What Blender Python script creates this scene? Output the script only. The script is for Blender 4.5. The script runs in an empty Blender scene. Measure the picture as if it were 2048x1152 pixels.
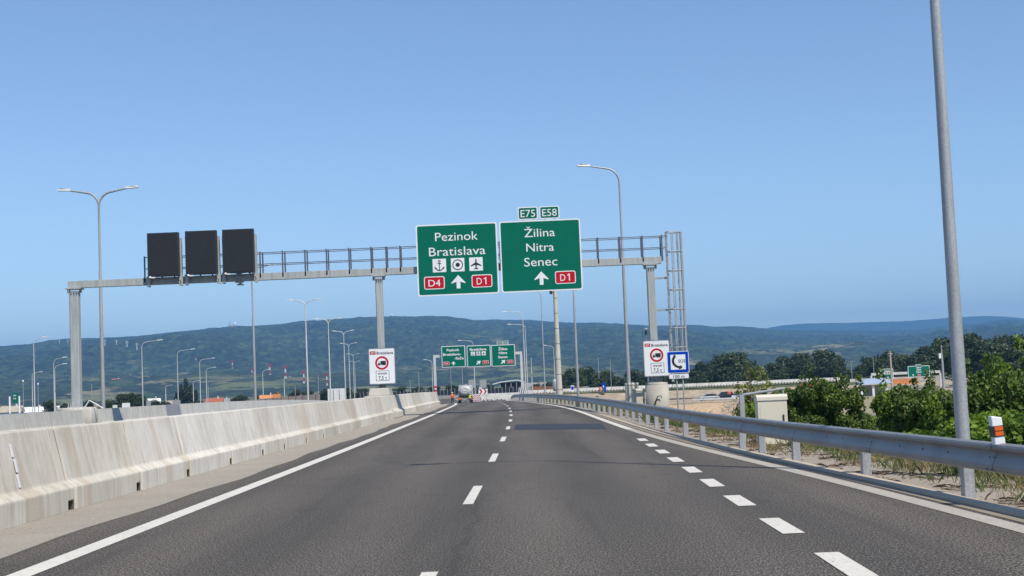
import bpy, bmesh, math, random
from mathutils import Vector, Matrix, noise
R=random.Random(7)
rad=math.radians
sc=bpy.context.scene
COL=sc.collection
# ------------------------------------------------------------------ camera model (used to place things at their real distance)
F=2760.;P=math.atan(191/F);A=rad(2.4);H=1.45
def ray(x,y):
    u=x-1024;v=y-576
    u2=u*math.cos(A)-v*math.sin(A);v2=u*math.sin(A)+v*math.cos(A)
    c,s=math.cos(P),math.sin(P)
    return (u2,F*c+v2*s,F*s-v2*c)
def at(x,y,Y):
    d=ray(x,y);t=Y/d[1]
    return Vector((d[0]*t,Y,H+d[2]*t))
def hor(x): return 767-(x-1024)*0.0419
def interp(tab,t):
    if t<=tab[0][0]: return tab[0][1]+0*(t)
    for (a,b),(c,d) in zip(tab,tab[1:]):
        if t<=c:
            return b+(d-b)*(t-a)/(c-a)
    return tab[-1][1]
def smooth(tab,t,w=6):
    return sum(interp(tab,t+w*k/3.) for k in (-3,-2,-1,0,1,2,3))/7.
# ------------------------------------------------------------------ mesh builder
class MB:
    def __init__(s): s.v=[];s.f=[];s.m=[];s.sm=[]
    def add(s,vs,fs,mi=0,sm=False):
        o=len(s.v);s.v+=[tuple(p) for p in vs]
        for f in fs: s.f.append([o+i for i in f]);s.m.append(mi);s.sm.append(sm)
        return s
    def box(s,x0,x1,y0,y1,z0,z1,mi=0):
        return s.add([(x0,y0,z0),(x1,y0,z0),(x1,y1,z0),(x0,y1,z0),(x0,y0,z1),(x1,y0,z1),(x1,y1,z1),(x0,y1,z1)],
            [(0,3,2,1),(4,5,6,7),(0,1,5,4),(1,2,6,5),(2,3,7,6),(3,0,4,7)],mi)
    def tube(s,pts,r,n=8,mi=0,cap=True):
        pts=[Vector(p) for p in pts]
        rs=r if isinstance(r,(list,tuple)) else [r]*len(pts)
        rings=[];ref=None
        for i,p in enumerate(pts):
            d=(pts[min(i+1,len(pts)-1)]-pts[max(i-1,0)]).normalized()
            if ref is None:
                ref=Vector((0,1,0)) if abs(d.y)<.9 else Vector((1,0,0))
            a=(ref-d*ref.dot(d)).normalized();b=d.cross(a);ref=a
            rings.append([p+(a*math.cos(2*math.pi*k/n)+b*math.sin(2*math.pi*k/n))*rs[i] for k in range(n)])
        vs=[q for g in rings for q in g];fs=[]
        for i in range(len(pts)-1):
            for k in range(n):
                fs.append((i*n+k,i*n+(k+1)%n,(i+1)*n+(k+1)%n,(i+1)*n+k))
        s.add(vs,fs,mi,True)
        if cap:
            s.add(rings[0],[tuple(range(n))[::-1]],mi);s.add(rings[-1],[tuple(range(n))],mi)
        return s
    def lathe(s,prof,n=16,c=(0,0,0),mi=0,sm=True):
        vs=[(c[0]+r*math.cos(2*math.pi*k/n),c[1]+r*math.sin(2*math.pi*k/n),c[2]+z) for r,z in prof for k in range(n)]
        fs=[(i*n+k,i*n+(k+1)%n,(i+1)*n+(k+1)%n,(i+1)*n+k) for i in range(len(prof)-1) for k in range(n)]
        fs.append(tuple(range(n))[::-1]);fs.append(tuple((len(prof)-1)*n+k for k in range(n)))
        return s.add(vs,fs,mi,sm)
    def poly(s,pts,y=0,mi=0):           # flat outline in the xz plane facing -y
        a=sum(p[0]*q[1]-q[0]*p[1] for p,q in zip(pts,pts[1:]+pts[:1]))
        if a<0: pts=pts[::-1]
        return s.add([(p[0],y,p[1]) for p in pts],[tuple(range(len(pts)))],mi)
    def ring(s,cx,cz,r0,r1,y=0,n=40,a0=0,a1=360,mi=0):
        vs=[];full=abs(a1-a0)>=360
        for k in range(n+1):
            t=rad(a0+(a1-a0)*k/n)
            vs+=[(cx+r0*math.cos(t),y,cz+r0*math.sin(t)),(cx+r1*math.cos(t),y,cz+r1*math.sin(t))]
        return s.add(vs,[(2*k,2*k+1,2*k+3,2*k+2) for k in range(n)],mi)
    def prism(s,prof,x0,x1,axis='x',mi=0,caps=True):
        n=len(prof)
        if axis=='x': vs=[(x0,a,b) for a,b in prof]+[(x1,a,b) for a,b in prof]
        elif axis=='y': vs=[(a,x0,b) for a,b in prof]+[(a,x1,b) for a,b in prof]
        else: vs=[(a,b,x0) for a,b in prof]+[(a,b,x1) for a,b in prof]
        fs=[(k,(k+1)%n,n+(k+1)%n,n+k) for k in range(n)]
        if caps: fs+=[tuple(range(n))[::-1],tuple(range(n,2*n))]
        return s.add(vs,fs,mi)
    def build(s,name,mats,parent=None,loc=(0,0,0),bevel=0,fix=True):
        me=bpy.data.meshes.new(name)
        me.from_pydata(s.v,[],s.f)
        if not isinstance(mats,(list,tuple)): mats=[mats]
        for m in mats: me.materials.append(m)
        for p,mi,sm in zip(me.polygons,s.m,s.sm): p.material_index=mi;p.use_smooth=sm
        if fix:
            bm=bmesh.new();bm.from_mesh(me);bmesh.ops.recalc_face_normals(bm,faces=bm.faces)
            bm.to_mesh(me);bm.free()
        o=bpy.data.objects.new(name,me);COL.objects.link(o)
        o.location=loc
        if parent: o.parent=parent
        if bevel:
            b=o.modifiers.new('bevel','BEVEL');b.width=bevel;b.segments=2;b.limit_method='ANGLE'
        return o
def tag(o,label,cat,group=None):
    o['label']=label;o['category']=cat
    if group: o['group']=group
    return o
def struct(o,kind='structure'): o['kind']=kind;return o
def thing(name,label,cat,loc=(0,0,0),rz=0,group=None):
    o=bpy.data.objects.new(name,None);COL.objects.link(o);o.empty_display_size=.2
    o.location=loc;o.rotation_euler=(0,0,rz)
    return tag(o,label,cat,group)
def kids(o): return [c for c in bpy.data.objects if c.parent==o]
def dup(o,loc,rz=0,label=None,sc_=None,group=None):
    c=o.copy();COL.objects.link(c);c.location=loc;c.rotation_euler=(0,0,rz)
    if label: c['label']=label
    if group: c['group']=group
    if sc_: c.scale=sc_ if isinstance(sc_,tuple) else (sc_,)*3
    for k in kids(o):
        d=k.copy();COL.objects.link(d);d.parent=c
        for g in kids(k):
            e=g.copy();COL.objects.link(e);e.parent=d
    return c
# ------------------------------------------------------------------ materials
class NT:
    def __init__(s,m): s.t=m.node_tree;s.n=s.t.nodes;s.l=s.t.links
    def __call__(s,typ,**kw):
        n=s.n.new(typ)
        for k,v in kw.items():
            if k.startswith('i_'): n.inputs[k[2:].replace('_',' ')].default_value=v
            else: setattr(n,k,v)
        return n
    def link(s,a,b): s.l.new(a,b)
    def pos(s,scale=(1,1,1)):
        g=s('ShaderNodeNewGeometry');m=s('ShaderNodeMapping');m.inputs['Scale'].default_value=scale
        s.link(g.outputs['Position'],m.inputs['Vector']);return m.outputs[0]
    def noise(s,vec,scale,detail=4,rough=.6):
        n=s('ShaderNodeTexNoise');n.inputs['Scale'].default_value=scale;n.inputs['Detail'].default_value=detail;n.inputs['Roughness'].default_value=rough
        if vec is not None: s.link(vec,n.inputs['Vector'])
        return n.outputs['Fac']
    def ramp(s,fac,stops):
        r=s('ShaderNodeValToRGB');e=r.color_ramp.elements
        while len(e)<len(stops): e.new(.5)
        for q,(p,c) in zip(e,stops):
            q.position=p;q.color=(c if len(c)==4 else (*c,1)) if hasattr(c,'__len__') else (c,c,c,1)
        s.link(fac,r.inputs[0]);return r.outputs[0]
    def mix(s,f,a,b,mode='MIX'):
        n=s('ShaderNodeMix',data_type='RGBA',blend_type=mode)
        for i,v in ((0,f),(6,a),(7,b)):
            if isinstance(v,(int,float)): n.inputs[i].default_value=v
            elif isinstance(v,(tuple,list)): n.inputs[i].default_value=(*v,1) if len(v)==3 else v
            else: s.link(v,n.inputs[i])
        return n.outputs[2]
    def math(s,op,a,b=0):
        n=s('ShaderNodeMath',operation=op)
        for i,v in ((0,a),(1,b)):
            if isinstance(v,(int,float)): n.inputs[i].default_value=v
            else: s.link(v,n.inputs[i])
        return n.outputs[0]
    def bump(s,h,strength=.3,dist=.01):
        b=s('ShaderNodeBump');b.inputs['Strength'].default_value=strength;b.inputs['Distance'].default_value=dist
        s.link(h,b.inputs['Height']);s.link(b.outputs[0],s.bsdf.inputs['Normal'])
def newmat(name,rough=.7,metal=0,color=(.5,.5,.5)):
    m=bpy.data.materials.new(name);m.use_nodes=True
    t=NT(m);t.bsdf=m.node_tree.nodes['Principled BSDF']
    t.bsdf.inputs['Roughness'].default_value=rough;t.bsdf.inputs['Metallic'].default_value=metal
    t.bsdf.inputs['Base Color'].default_value=(*color,1)
    return m,t
def plain(name,c,rough=.6,metal=0,var=.15,scale=3.):
    m,t=newmat(name,rough,metal,c)
    n=t.noise(t.pos(),scale,5)
    col=t.ramp(n,[(.3,tuple(x*(1-var) for x in c)),(.7,tuple(min(1,x*(1+var)) for x in c))])
    t.link(col,t.bsdf.inputs['Base Color']);return m
MT={}
def galv(name,c,rough,metal):
    m,t=newmat(name,rough,metal,c)
    v=t.pos()
    n1=t.noise(v,38,3);n2=t.noise(t.pos((6,6,.5)),1.5,5)
    n=t.math('ADD',t.math('MULTIPLY',n1,.5),t.math('MULTIPLY',n2,.5))
    t.link(t.ramp(n,[(.35,tuple(x*.72 for x in c)),(.65,tuple(min(1,x*1.22) for x in c))]),t.bsdf.inputs['Base Color'])
    t.link(t.ramp(n1,[(.3,rough-.08),(.7,rough+.12)]),t.bsdf.inputs['Roughness'])
    return m
MT['galv']=galv('galvanised_steel',(.40,.41,.42),.5,.35)
MT['galv_dull']=galv('dull_galvanised_steel',(.36,.37,.37),.6,.2)
MT['rail']=plain('guardrail_steel',(.27,.265,.26),.46,.35,.16,1.6)
MT['lamp_pale']=plain('pale_lamp_steel',(.58,.58,.56),.45,.1,.08,2)
MT['gantry']=galv('gantry_steel',(.40,.42,.41),.6,.05)
MT['dark_steel']=plain('dark_steel',(.12,.13,.17),.5,.3,.15,3)
MT['black']=plain('black_plastic',(.018,.019,.022),.45,0,.3,5)
MT['vms']=plain('display_black',(.022,.024,.030),.5,0,.15,2)
MT['matrix']=plain('display_matrix',(.014,.015,.019),.55,0,.25,9)
MT['green']=plain('sign_green',(.0,.140,.088),.6,0,.06,1)
MT['white']=plain('sign_white',(.80,.81,.82),.45,0,.03,2)
MT['white_dirty']=plain('dirty_white_sign',(.72,.72,.72),.5,0,.08,3)
MT['red']=plain('sign_red',(.50,.012,.025),.4,0,.06,2)
MT['blue']=plain('sign_blue',(.0,.05,.42),.4,0,.06,2)
MT['ink']=plain('sign_black',(.012,.012,.012),.5,0,.1,2)
MT['orange']=plain('orange_reflector',(.75,.13,.01),.35,0,.1,10)
MT['hivis_orange']=plain('high_visibility_orange',(.85,.14,.02),.7,0,.1,4)
MT['hivis_yellow']=plain('high_visibility_yellow',(.55,.75,.03),.7,0,.1,4)
MT['trousers']=plain('dark_trousers',(.03,.035,.06),.8,0,.2,6)
MT['skin']=plain('skin',(.45,.25,.17),.6,0,.1,6)
MT['cream']=plain('cream_cabinet_paint',(.62,.58,.47),.5,0,.05,1.5)
MT['cream_dark']=plain('cream_cabinet_cap',(.66,.62,.51),.5,0,.05,2)
MT['white_paint']=plain('white_paint',(.74,.74,.71),.6,0,.08,2)
MT['plastic_white']=plain('white_barrier_plastic',(.52,.51,.47),.7,0,.2,.6)
MT['rubber']=plain('rubber',(.02,.02,.02),.8,0,.2,6)
MT['rust']=plain('rust_brown_panel',(.26,.11,.05),.8,0,.25,.6)
MT['rust_pale']=plain('faded_orange_panel',(.40,.22,.12),.8,0,.25,.6)
MT['orange_panel']=plain('orange_panel',(.60,.23,.07),.7,0,.15,.8)
MT['grey_panel']=plain('grey_panel',(.27,.28,.30),.7,0,.12,.7)
MT['pale_blue']=plain('pale_blue_roof',(.34,.42,.55),.5,0,.08,.5)
MT['tank']=plain('grey_tank_paint',(.45,.45,.44),.45,.05,.12,2)
MT['carblack']=plain('black_car_paint',(.01,.011,.014),.2,0,.1,2)
MT['carsilver']=plain('silver_car_paint',(.36,.38,.40),.3,.4,.08,2)
MT['carwhite']=plain('white_car_paint',(.7,.7,.7),.3,0,.05,2)
MT['glass']=plain('dark_window_glass',(.02,.025,.03),.08,0,.1,2)
MT['roof_red']=plain('red_roof_tiles',(.38,.11,.06),.8,0,.2,1.)
MT['wall_white']=plain('white_house_wall',(.62,.60,.55),.8,0,.1,.5)
MT['wall_tan']=plain('tan_house_wall',(.42,.36,.28),.8,0,.15,.5)
MT['roof_grey']=plain('grey_roof',(.24,.24,.25),.8,0,.15,.7)
MT['bark']=plain('bark',(.09,.065,.045),.9,0,.3,6)
MT['mastcon']=None
def concrete(name,c,streak=True,brown=.5):
    m,t=newmat(name,.85,0,c)
    v=t.pos()
    big=t.noise(v,.9,5)
    base=t.ramp(big,[(.3,tuple(x*.86 for x in c)),(.7,tuple(min(.9,x*1.1) for x in c))])
    if streak:
        st=t.noise(t.pos((3.2,3.2,.22)),1.7,7,.75)                    # rain streaks running down
        k=t.ramp(st,[(.46,0),(.66,1.)])
        base=t.mix(t.math('MULTIPLY',k,.55),base,(c[0]*.58,c[1]*.52,c[2]*.44))
        br=t.noise(t.pos((0.8,.8,.02)),1.1,2)                      # broad brown bands where formwork leaked
        kb=t.ramp(br,[(.585,0),(.60,1)])
        base=t.mix(t.math('MULTIPLY',kb,brown),base,(c[0]*.72,c[1]*.61,c[2]*.49))
        wh=t.noise(t.pos((3,3,.3)),2.3,6,.75)
        base=t.mix(t.math('MULTIPLY',t.ramp(wh,[(.54,0),(.68,1)]),.6),base,(.74,.73,.69))
    oi=t('ShaderNodeObjectInfo')
    base=t.mix(1,base,t.ramp(oi.outputs['Random'],[(0,(.80,.775,.73)),(1,(1.04,1.04,1.03))]),'MULTIPLY')
    sp=t.noise(v,55,3)
    base=t.mix(t.math('MULTIPLY',t.ramp(sp,[(.55,0),(.75,1)]),.25),base,(c[0]*.5,c[1]*.48,c[2]*.44))
    t.link(base,t.bsdf.inputs['Base Color']);t.bump(t.noise(v,30,5),.35,.01)
    return m
MT['conc']=concrete('weathered_concrete',(.665,.63,.56),True,.38)
MT['conc2']=concrete('pale_concrete',(.56,.55,.51),True,.1)
MT['conc_clean']=concrete('clean_concrete',(.50,.48,.43),False)
MT['mastcon']=concrete('spun_concrete',(.55,.51,.44),False)
def asphalt():
    m,t=newmat('asphalt',.82)
    v=t.pos()
    fine=t.noise(t.pos((1,.45,1)),60,2,.85);mid=t.noise(v,13,3);big=t.noise(t.pos((1,.18,1)),.55,5)
    col=t.ramp(fine,[(.38,(.009,.0077,.0065)),(.5,(.046,.0395,.0315)),(.60,(.33,.28,.22))])
    col=t.mix(.3,col,t.ramp(mid,[(.35,(.029,.0247,.0195)),(.65,(.068,.058,.046))]))
    # worn, slightly paler wheel paths running with the road
    s=t('ShaderNodeSeparateXYZ');t.link(v,s.inputs[0])
    w=t.math('SINE',t.math('MULTIPLY',t.math('ADD',s.outputs[0],.3),2*math.pi/1.75))
    col=t.mix(1,col,t.ramp(t.math('ADD',t.math('MULTIPLY',w,.15),big),[(.25,.74),(.75,1.24)]),'MULTIPLY')
    # tyre-darkened streaks and old oil stains
    ol=t.noise(t.pos((1.6,.05,1)),1.0,4,.6);col=t.mix(t.math('MULTIPLY',t.ramp(ol,[(.54,0),(.70,1)]),.45),col,(.035,.029,.022))
    os_=t.noise(v,.9,3);col=t.mix(t.math('MULTIPLY',t.ramp(os_,[(.66,0),(.72,1)]),.4),col,(.03,.025,.02))
    cr=t('ShaderNodeTexVoronoi',feature='DISTANCE_TO_EDGE');cr.inputs['Scale'].default_value=.16
    wp=t.noise(v,1.3,4);mp=t('ShaderNodeVectorMath',operation='ADD');t.link(v,mp.inputs[0]);t.link(wp,mp.inputs[1]);t.link(mp.outputs[0],cr.inputs['Vector'])
    col=t.mix(t.math('MULTIPLY',t.ramp(cr.outputs[0],[(.002,1),(.006,0)]),.35),col,(.02,.02,.02))
    t.link(col,t.bsdf.inputs['Base Color']);t.bump(t.noise(v,85,3),.5,.006);return m
MT['asphalt']=asphalt()
def patchmat():
    m,t=newmat('fresh_asphalt_patch',.62)
    n=t.noise(t.pos(),60,3)
    t.link(t.ramp(n,[(.35,(.022,.024,.030)),(.7,(.040,.043,.052))]),t.bsdf.inputs['Base Color'])
    return m
MT['patch']=patchmat()
def marking(name,c,wear):
    m,t=newmat(name,.7)
    v=t.pos()
    col=t.ramp(t.noise(v,2.,4),[(.3,tuple(x*.88 for x in c)),(.7,c)])
    chip=t.noise(t.pos((1,.5,1)),22,5,.8)
    col=t.mix(t.math('MULTIPLY',t.ramp(chip,[(.58,0),(.66,1)]),wear),col,(.07,.068,.065))
    t.link(col,t.bsdf.inputs['Base Color']);return m
MT['mark']=marking('white_road_paint',(.70,.66,.58),.75)
MT['mark_worn']=marking('worn_road_paint',(.46,.42,.355),.8)
def gravel(name,c1,c2,sc_=40.):
    m,t=newmat(name,.95)
    v=t.pos()
    fine=t.noise(v,sc_,3,.75);big=t.noise(v,.8,5)
    col=t.mix(.5,t.ramp(fine,[(.28,tuple(x*.55 for x in c1)),(.5,c1),(.75,tuple(min(.8,x*1.5) for x in c2))]),t.ramp(big,[(.3,c1),(.7,c2)]))
    t.link(col,t.bsdf.inputs['Base Color']);t.bump(fine,.7,.02);return m
MT['gravel']=gravel('grey_brown_grit',(.30,.265,.22),(.39,.35,.295),34)
MT['gravel2']=gravel('pale_verge_gravel',(.29,.245,.19),(.41,.355,.285),20)
MT['kerb']=concrete('kerb_concrete',(.54,.45,.34),False)
MT['joint']=plain('joint_filler',(.10,.085,.065),.95,0,.3,3)
MT['gutter']=concrete('gutter_concrete',(.30,.25,.19),False)
MT['sand']=gravel('sandy_soil',(.46,.32,.19),(.55,.41,.26),1.2)
MT['dirt']=gravel('bare_dirt',(.33,.26,.18),(.40,.33,.24),.5)
MT['field']=gravel('pale_bare_field',(.30,.25,.17),(.20,.20,.10),.25)
MT['rubble']=gravel('grey_rubble',(.24,.22,.19),(.34,.32,.29),1.)
def groundmat():
    m,t=newmat('field_ground',.95)
    v=t.pos();n=t.noise(v,.02,6);n2=t.noise(v,.35,4)
    col=t.ramp(n,[(.35,(.055,.075,.025)),(.5,(.09,.10,.04)),(.62,(.20,.165,.09))])
    col=t.mix(1,col,t.ramp(n2,[(.3,.65),(.7,1.25)]),'MULTIPLY')
    t.link(col,t.bsdf.inputs['Base Color']);return m
MT['ground']=groundmat()
def hillmat():
    m,t=newmat('wooded_hillside',.95)
    v=t.pos()
    f1=t.noise(t.pos((1,.4,1)),.045,6,.75);f2=t.noise(v,.0022,5,.6);f3=t.noise(t.pos((1,.6,1.)),.0065,5,.65)
    forest=t.ramp(f1,[(.36,(.006,.013,.005)),(.5,(.024,.046,.016)),(.64,(.085,.13,.04))])
    forest=t.mix(1,forest,t.ramp(f3,[(.3,.55),(.7,1.6)]),'MULTIPLY')
    # strips of fields, vineyards and clearings on the lower slopes
    vo=t('ShaderNodeTexVoronoi');vo.inputs['Scale'].default_value=.008
    wob=t.noise(v,.004,4);va=t('ShaderNodeVectorMath',operation='MULTIPLY_ADD')
    cb=t('ShaderNodeCombineXYZ');t.link(wob,cb.inputs[0]);t.link(wob,cb.inputs[1])
    t.link(cb.outputs[0],va.inputs[0]);va.inputs[1].default_value=(220,220,0);t.link(t.pos((1,.55,0)),va.inputs[2]);t.link(va.outputs[0],vo.inputs['Vector'])
    sepc=t('ShaderNodeSeparateColor');t.link(vo.outputs['Color'],sepc.inputs[0])
    field=t.ramp(sepc.outputs[0],[(.0,(.05,.085,.025)),(.25,(.13,.17,.055)),(.5,(.19,.22,.08)),(.75,(.38,.31,.17)),(.9,(.09,.13,.04))])
    field=t.mix(t.ramp(t.noise(v,.012,5,.7),[(.47,0),(.56,1)]),field,(.022,.038,.014))
    ss=t('ShaderNodeSeparateXYZ');t.link(v,ss.inputs[0])
    zz=t.math('ADD',ss.outputs[2],t.math('MULTIPLY',t.math('SUBTRACT',f2,.5),200))
    k=t.ramp(t.math('DIVIDE',zz,300),[(.10,1),(.30,0)])
    k=t.math('MULTIPLY',k,t.ramp(sepc.outputs[1],[(.38,0),(.5,1)]))
    col=t.mix(k,forest,field)
    # a few bare clearings high on the slope
    cl=t.noise(t.pos((1,.5,1)),.0045,3)
    col=t.mix(t.math('MULTIPLY',t.ramp(cl,[(.70,0),(.74,1)]),.7),col,(.24,.21,.11))
    t.link(col,t.bsdf.inputs['Base Color']);t.bump(f1,1,25);return m
MT['hill']=hillmat()
def leaf(name,dark,light,trans=.35,scale=1.2):
    m,t=newmat(name,.55)
    g=t('ShaderNodeObjectInfo')
    n=t.noise(t.pos(),scale,3)
    col=t.ramp(n,[(.32,dark),(.68,light)])
    hs=t('ShaderNodeHueSaturation');t.link(col,hs.inputs['Color'])
    t.link(t.math('ADD',.85,t.math('MULTIPLY',g.outputs['Random'],.3)),hs.inputs['Value'])
    c=hs.outputs[0];t.link(c,t.bsdf.inputs['Base Color'])
    tr=t('ShaderNodeBsdfTranslucent');t.link(c,tr.inputs[0])
    mx=t('ShaderNodeMixShader');mx.inputs[0].default_value=trans
    t.link(t.bsdf.outputs[0],mx.inputs[1]);t.link(tr.outputs[0],mx.inputs[2])
    out=[q for q in t.n if q.type=='OUTPUT_MATERIAL'][0];t.link(mx.outputs[0],out.inputs[0])
    return m
MT['leaf_bush']=leaf('bush_leaves',(.040,.090,.008),(.19,.29,.022),.36,1.1)
MT['leaf_bush_two']=leaf('darker_bush_leaves',(.030,.066,.009),(.14,.21,.022),.32,.9)
MT['leaf_dark']=leaf('dark_tree_leaves',(.020,.036,.012),(.048,.075,.022),.2,.15)
MT['leaf_mid']=leaf('mid_tree_leaves',(.030,.052,.018),(.07,.10,.033),.2,.15)
MT['leaf_yellow']=leaf('yellow_green_leaves',(.15,.19,.035),(.30,.32,.07),.4,1)
MT['debris']=plain('dead_plant_bits',(.10,.07,.045),.95,0,.4,9)
MT['grass']=leaf('green_grass_blades',(.06,.10,.02),(.15,.20,.05),.3,1.5)
MT['drygrass']=leaf('dry_grass_blades',(.26,.19,.09),(.45,.35,.18),.3,1.5)
for k_ in ('green','red','blue'): MT[k_].node_tree.nodes['Principled BSDF'].inputs['Specular IOR Level'].default_value=.12
# ------------------------------------------------------------------ camera, sky, sun
cam=bpy.data.cameras.new('camera');co=bpy.data.objects.new('camera',cam);COL.objects.link(co)
cam.sensor_width=36;cam.lens=F/2048*36;cam.clip_end=60000;cam.clip_start=.1
f0=Vector((0,math.cos(P),math.sin(P)));u0=Vector((0,-math.sin(P),math.cos(P)));r0=Vector((1,0,0))
Rv=r0*math.cos(A)-u0*math.sin(A);Uv=r0*math.sin(A)+u0*math.cos(A)
mw=Matrix.Identity(4)
for i in range(3): mw[i][0]=Rv[i];mw[i][1]=Uv[i];mw[i][2]=-f0[i];mw[i][3]=(0,0,H)[i]
co.matrix_world=mw;sc.camera=co
SE=rad(53);sd=Vector((.602*math.cos(SE),-.798*math.cos(SE),math.sin(SE))).normalized()
w=bpy.data.worlds.new('World');sc.world=w;w.use_nodes=True
wn=w.node_tree.nodes;bg=wn['Background'];sky=wn.new('ShaderNodeTexSky');sky.sky_type='NISHITA';sky.sun_disc=False
sky.sun_elevation=SE;sky.sun_rotation=math.atan2(sd.x,sd.y)
sky.air_density=.85;sky.dust_density=.0;sky.ozone_density=2.7
w.node_tree.links.new(sky.outputs[0],bg.inputs[0]);bg.inputs[1].default_value=.136
sun=bpy.data.lights.new('sun','SUN');sun.energy=4.4;sun.angle=rad(.53);sun.color=(1,.93,.82)
so=bpy.data.objects.new('sun',sun);COL.objects.link(so);so.rotation_euler=sd.to_track_quat('Z','Y').to_euler()
vs=sc.view_settings;vs.view_transform='Standard';vs.look='None';vs.gamma=1;vs.exposure=.2
# ------------------------------------------------------------------ road alignment
RE=[(-30,4.75),(0,4.6),(12.2,4.36),(15,4.33),(17.7,4.2),(23.3,3.86),(27.6,3.59),(34.7,3.29),(46.9,3.12),(66.6,2.97),(83,2.5),(97,1.6),(113,.75),(145,-.9),(200,-2),(247,-2.0),(330,-4)]
CE=[(-30,-.9),(0,-.86),(11.3,-.74),(20,-.6),(29,-.48),(38,-.38),(47,-.30),(57,-.27),(66,-.28),(75,-.36),(84,-.46),(93,-.66),(111,-1.2),(140,-2.3),(247,-6.2),(330,-9)]
LE=[(-30,-4.3),(0,-4.3),(20,-4.25),(35,-4.24),(51,-4.31),(69.5,-4.38),(94.5,-4.58),(114,-5.0),(140,-6.2),(247,-10),(330,-13)]
GR=[(-30,5.6),(0,5.35),(11,5.12),(15.4,4.86),(19,4.62),(22.7,4.37),(26,4.2),(32,4.12),(39,3.98),(50,3.95),(58,3.84),(68,3.48),(83,3.0),(95,2.1),(112,1.2),(140,-.2),(200,-.9),(247,-.6),(330,-2)]
def zr(Y):
    if Y<85: return 0.
    if Y<165: return -1e-4*(Y-85)**2
    if Y<215: return -.64-.016*(Y-165)
    t=min(1,(Y-215)/50.);return -1.44-.4*(t-.5*t*t)
def steps(a,b):
    ys=[];y=a
    while y<b: ys.append(y);y+=1.0 if y<130 else 4.
    return ys+[b]
def strip(name,xa,xb,a,b,dz,mat):
    m=MB();vs=[];ys=steps(a,b)
    for y in ys: vs+=[(xa(y),y,zr(y)+dz),(xb(y),y,zr(y)+dz)]
    m.add(vs,[(2*i,2*i+1,2*i+3,2*i+2) for i in range(len(ys)-1)])
    return struct(m.build(name,mat))
re_=lambda y:smooth(RE,y);ce=lambda y:smooth(CE,y);le=lambda y:smooth(LE,y);gr=lambda y:smooth(GR,y)
kb=lambda y:min(re_(y)+.33,gr(y)-.2)
# ground sheet with the road embankment, the plains and the banks beside the building site
def trap(d,half,slope): return max(0.,abs(d)-half)*slope
def gz(X,Y):
    pl=-6.8 if X>0 else -4.2
    if Y<-20: pass
    xr=gr(Y)+2.0;xl=-24.5-(max(0,Y-90)**2)*2.2e-4
    mid=(xr+xl)/2;half=(xr-xl)/2
    top=zr(Y)-.22
    z=max(pl,top-trap(X-mid,half,.72))
    if X>xr:
        # terrace of the building site and its sandy front slope
        ta=-3.9-trap(max(0,Y-300) if Y>300 else min(0,Y-270),0,.0 if Y>270 else .16)
        if X>14 and Y<420: z=max(z,min(ta,-3.9+0.0) if Y>240 else z)
    d=Y-(352+.02*X)
    if X>-70: z=max(z,-1.45-max(0,abs(d)-7)*.42-max(0,-X-50)*.3)
    z+=.25*noise.noise((X*.12,Y*.12,0)) if (X>xr+2 or X<xl-2) else 0
    return z
def axis(parts):
    out=[]
    for a,b,s in parts:
        x=a
        while x<b-1e-6: out.append(x);x+=s
    return out
def geo(a,b,k=1.22):
    o=[a];s=6.
    while o[-1]<b: o.append(o[-1]+s);s*=k
    return o
xs=[-x for x in geo(60,15000)][::-1]+axis([(-56,-24,4),(-24,30,1.5),(30,170,5)])+geo(170,15000)
ys=[-y for y in geo(30,15000)][::-1]+axis([(-26,140,4),(140,400,4)])+geo(400,15000)
m=MB();nx=len(xs)
m.add([(x,y,gz(x,y)) for y in ys for x in xs],[(j*nx+i,j*nx+i+1,(j+1)*nx+i+1,(j+1)*nx+i) for j in range(len(ys)-1) for i in range(nx-1)],0,True)
struct(m.build('ground',MT['ground'],fix=False))
strip('road',lambda y:le(y)-.62+.06*math.sin(y*.31)+.04*math.sin(y*1.1),lambda y:kb(y)+.02,-30,330,0,MT['asphalt'])
strip('asphalt_edge_joint',lambda y:le(y)-.66+.06*math.sin(y*.31)+.04*math.sin(y*1.1),lambda y:le(y)-.61+.06*math.sin(y*.31)+.04*math.sin(y*1.1),-30,120,.003,MT['joint'])
strip('opposite_road',lambda y:-21.3-(max(0,y-90)**2)*2.2e-4,lambda y:-6.9-(max(0,y-100)**2)*1.5e-4,-30,330,-.01,MT['asphalt'])
strip('left_shoulder',lambda y:-7.0-(max(0,y-100)**2)*1.8e-4,lambda y:le(y)-.4,-30,330,-.012,MT['gravel'])
strip('verge',lambda y:kb(y)+.1,lambda y:gr(y)+2.1,-30,330,-.03,MT['gravel2'])
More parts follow.
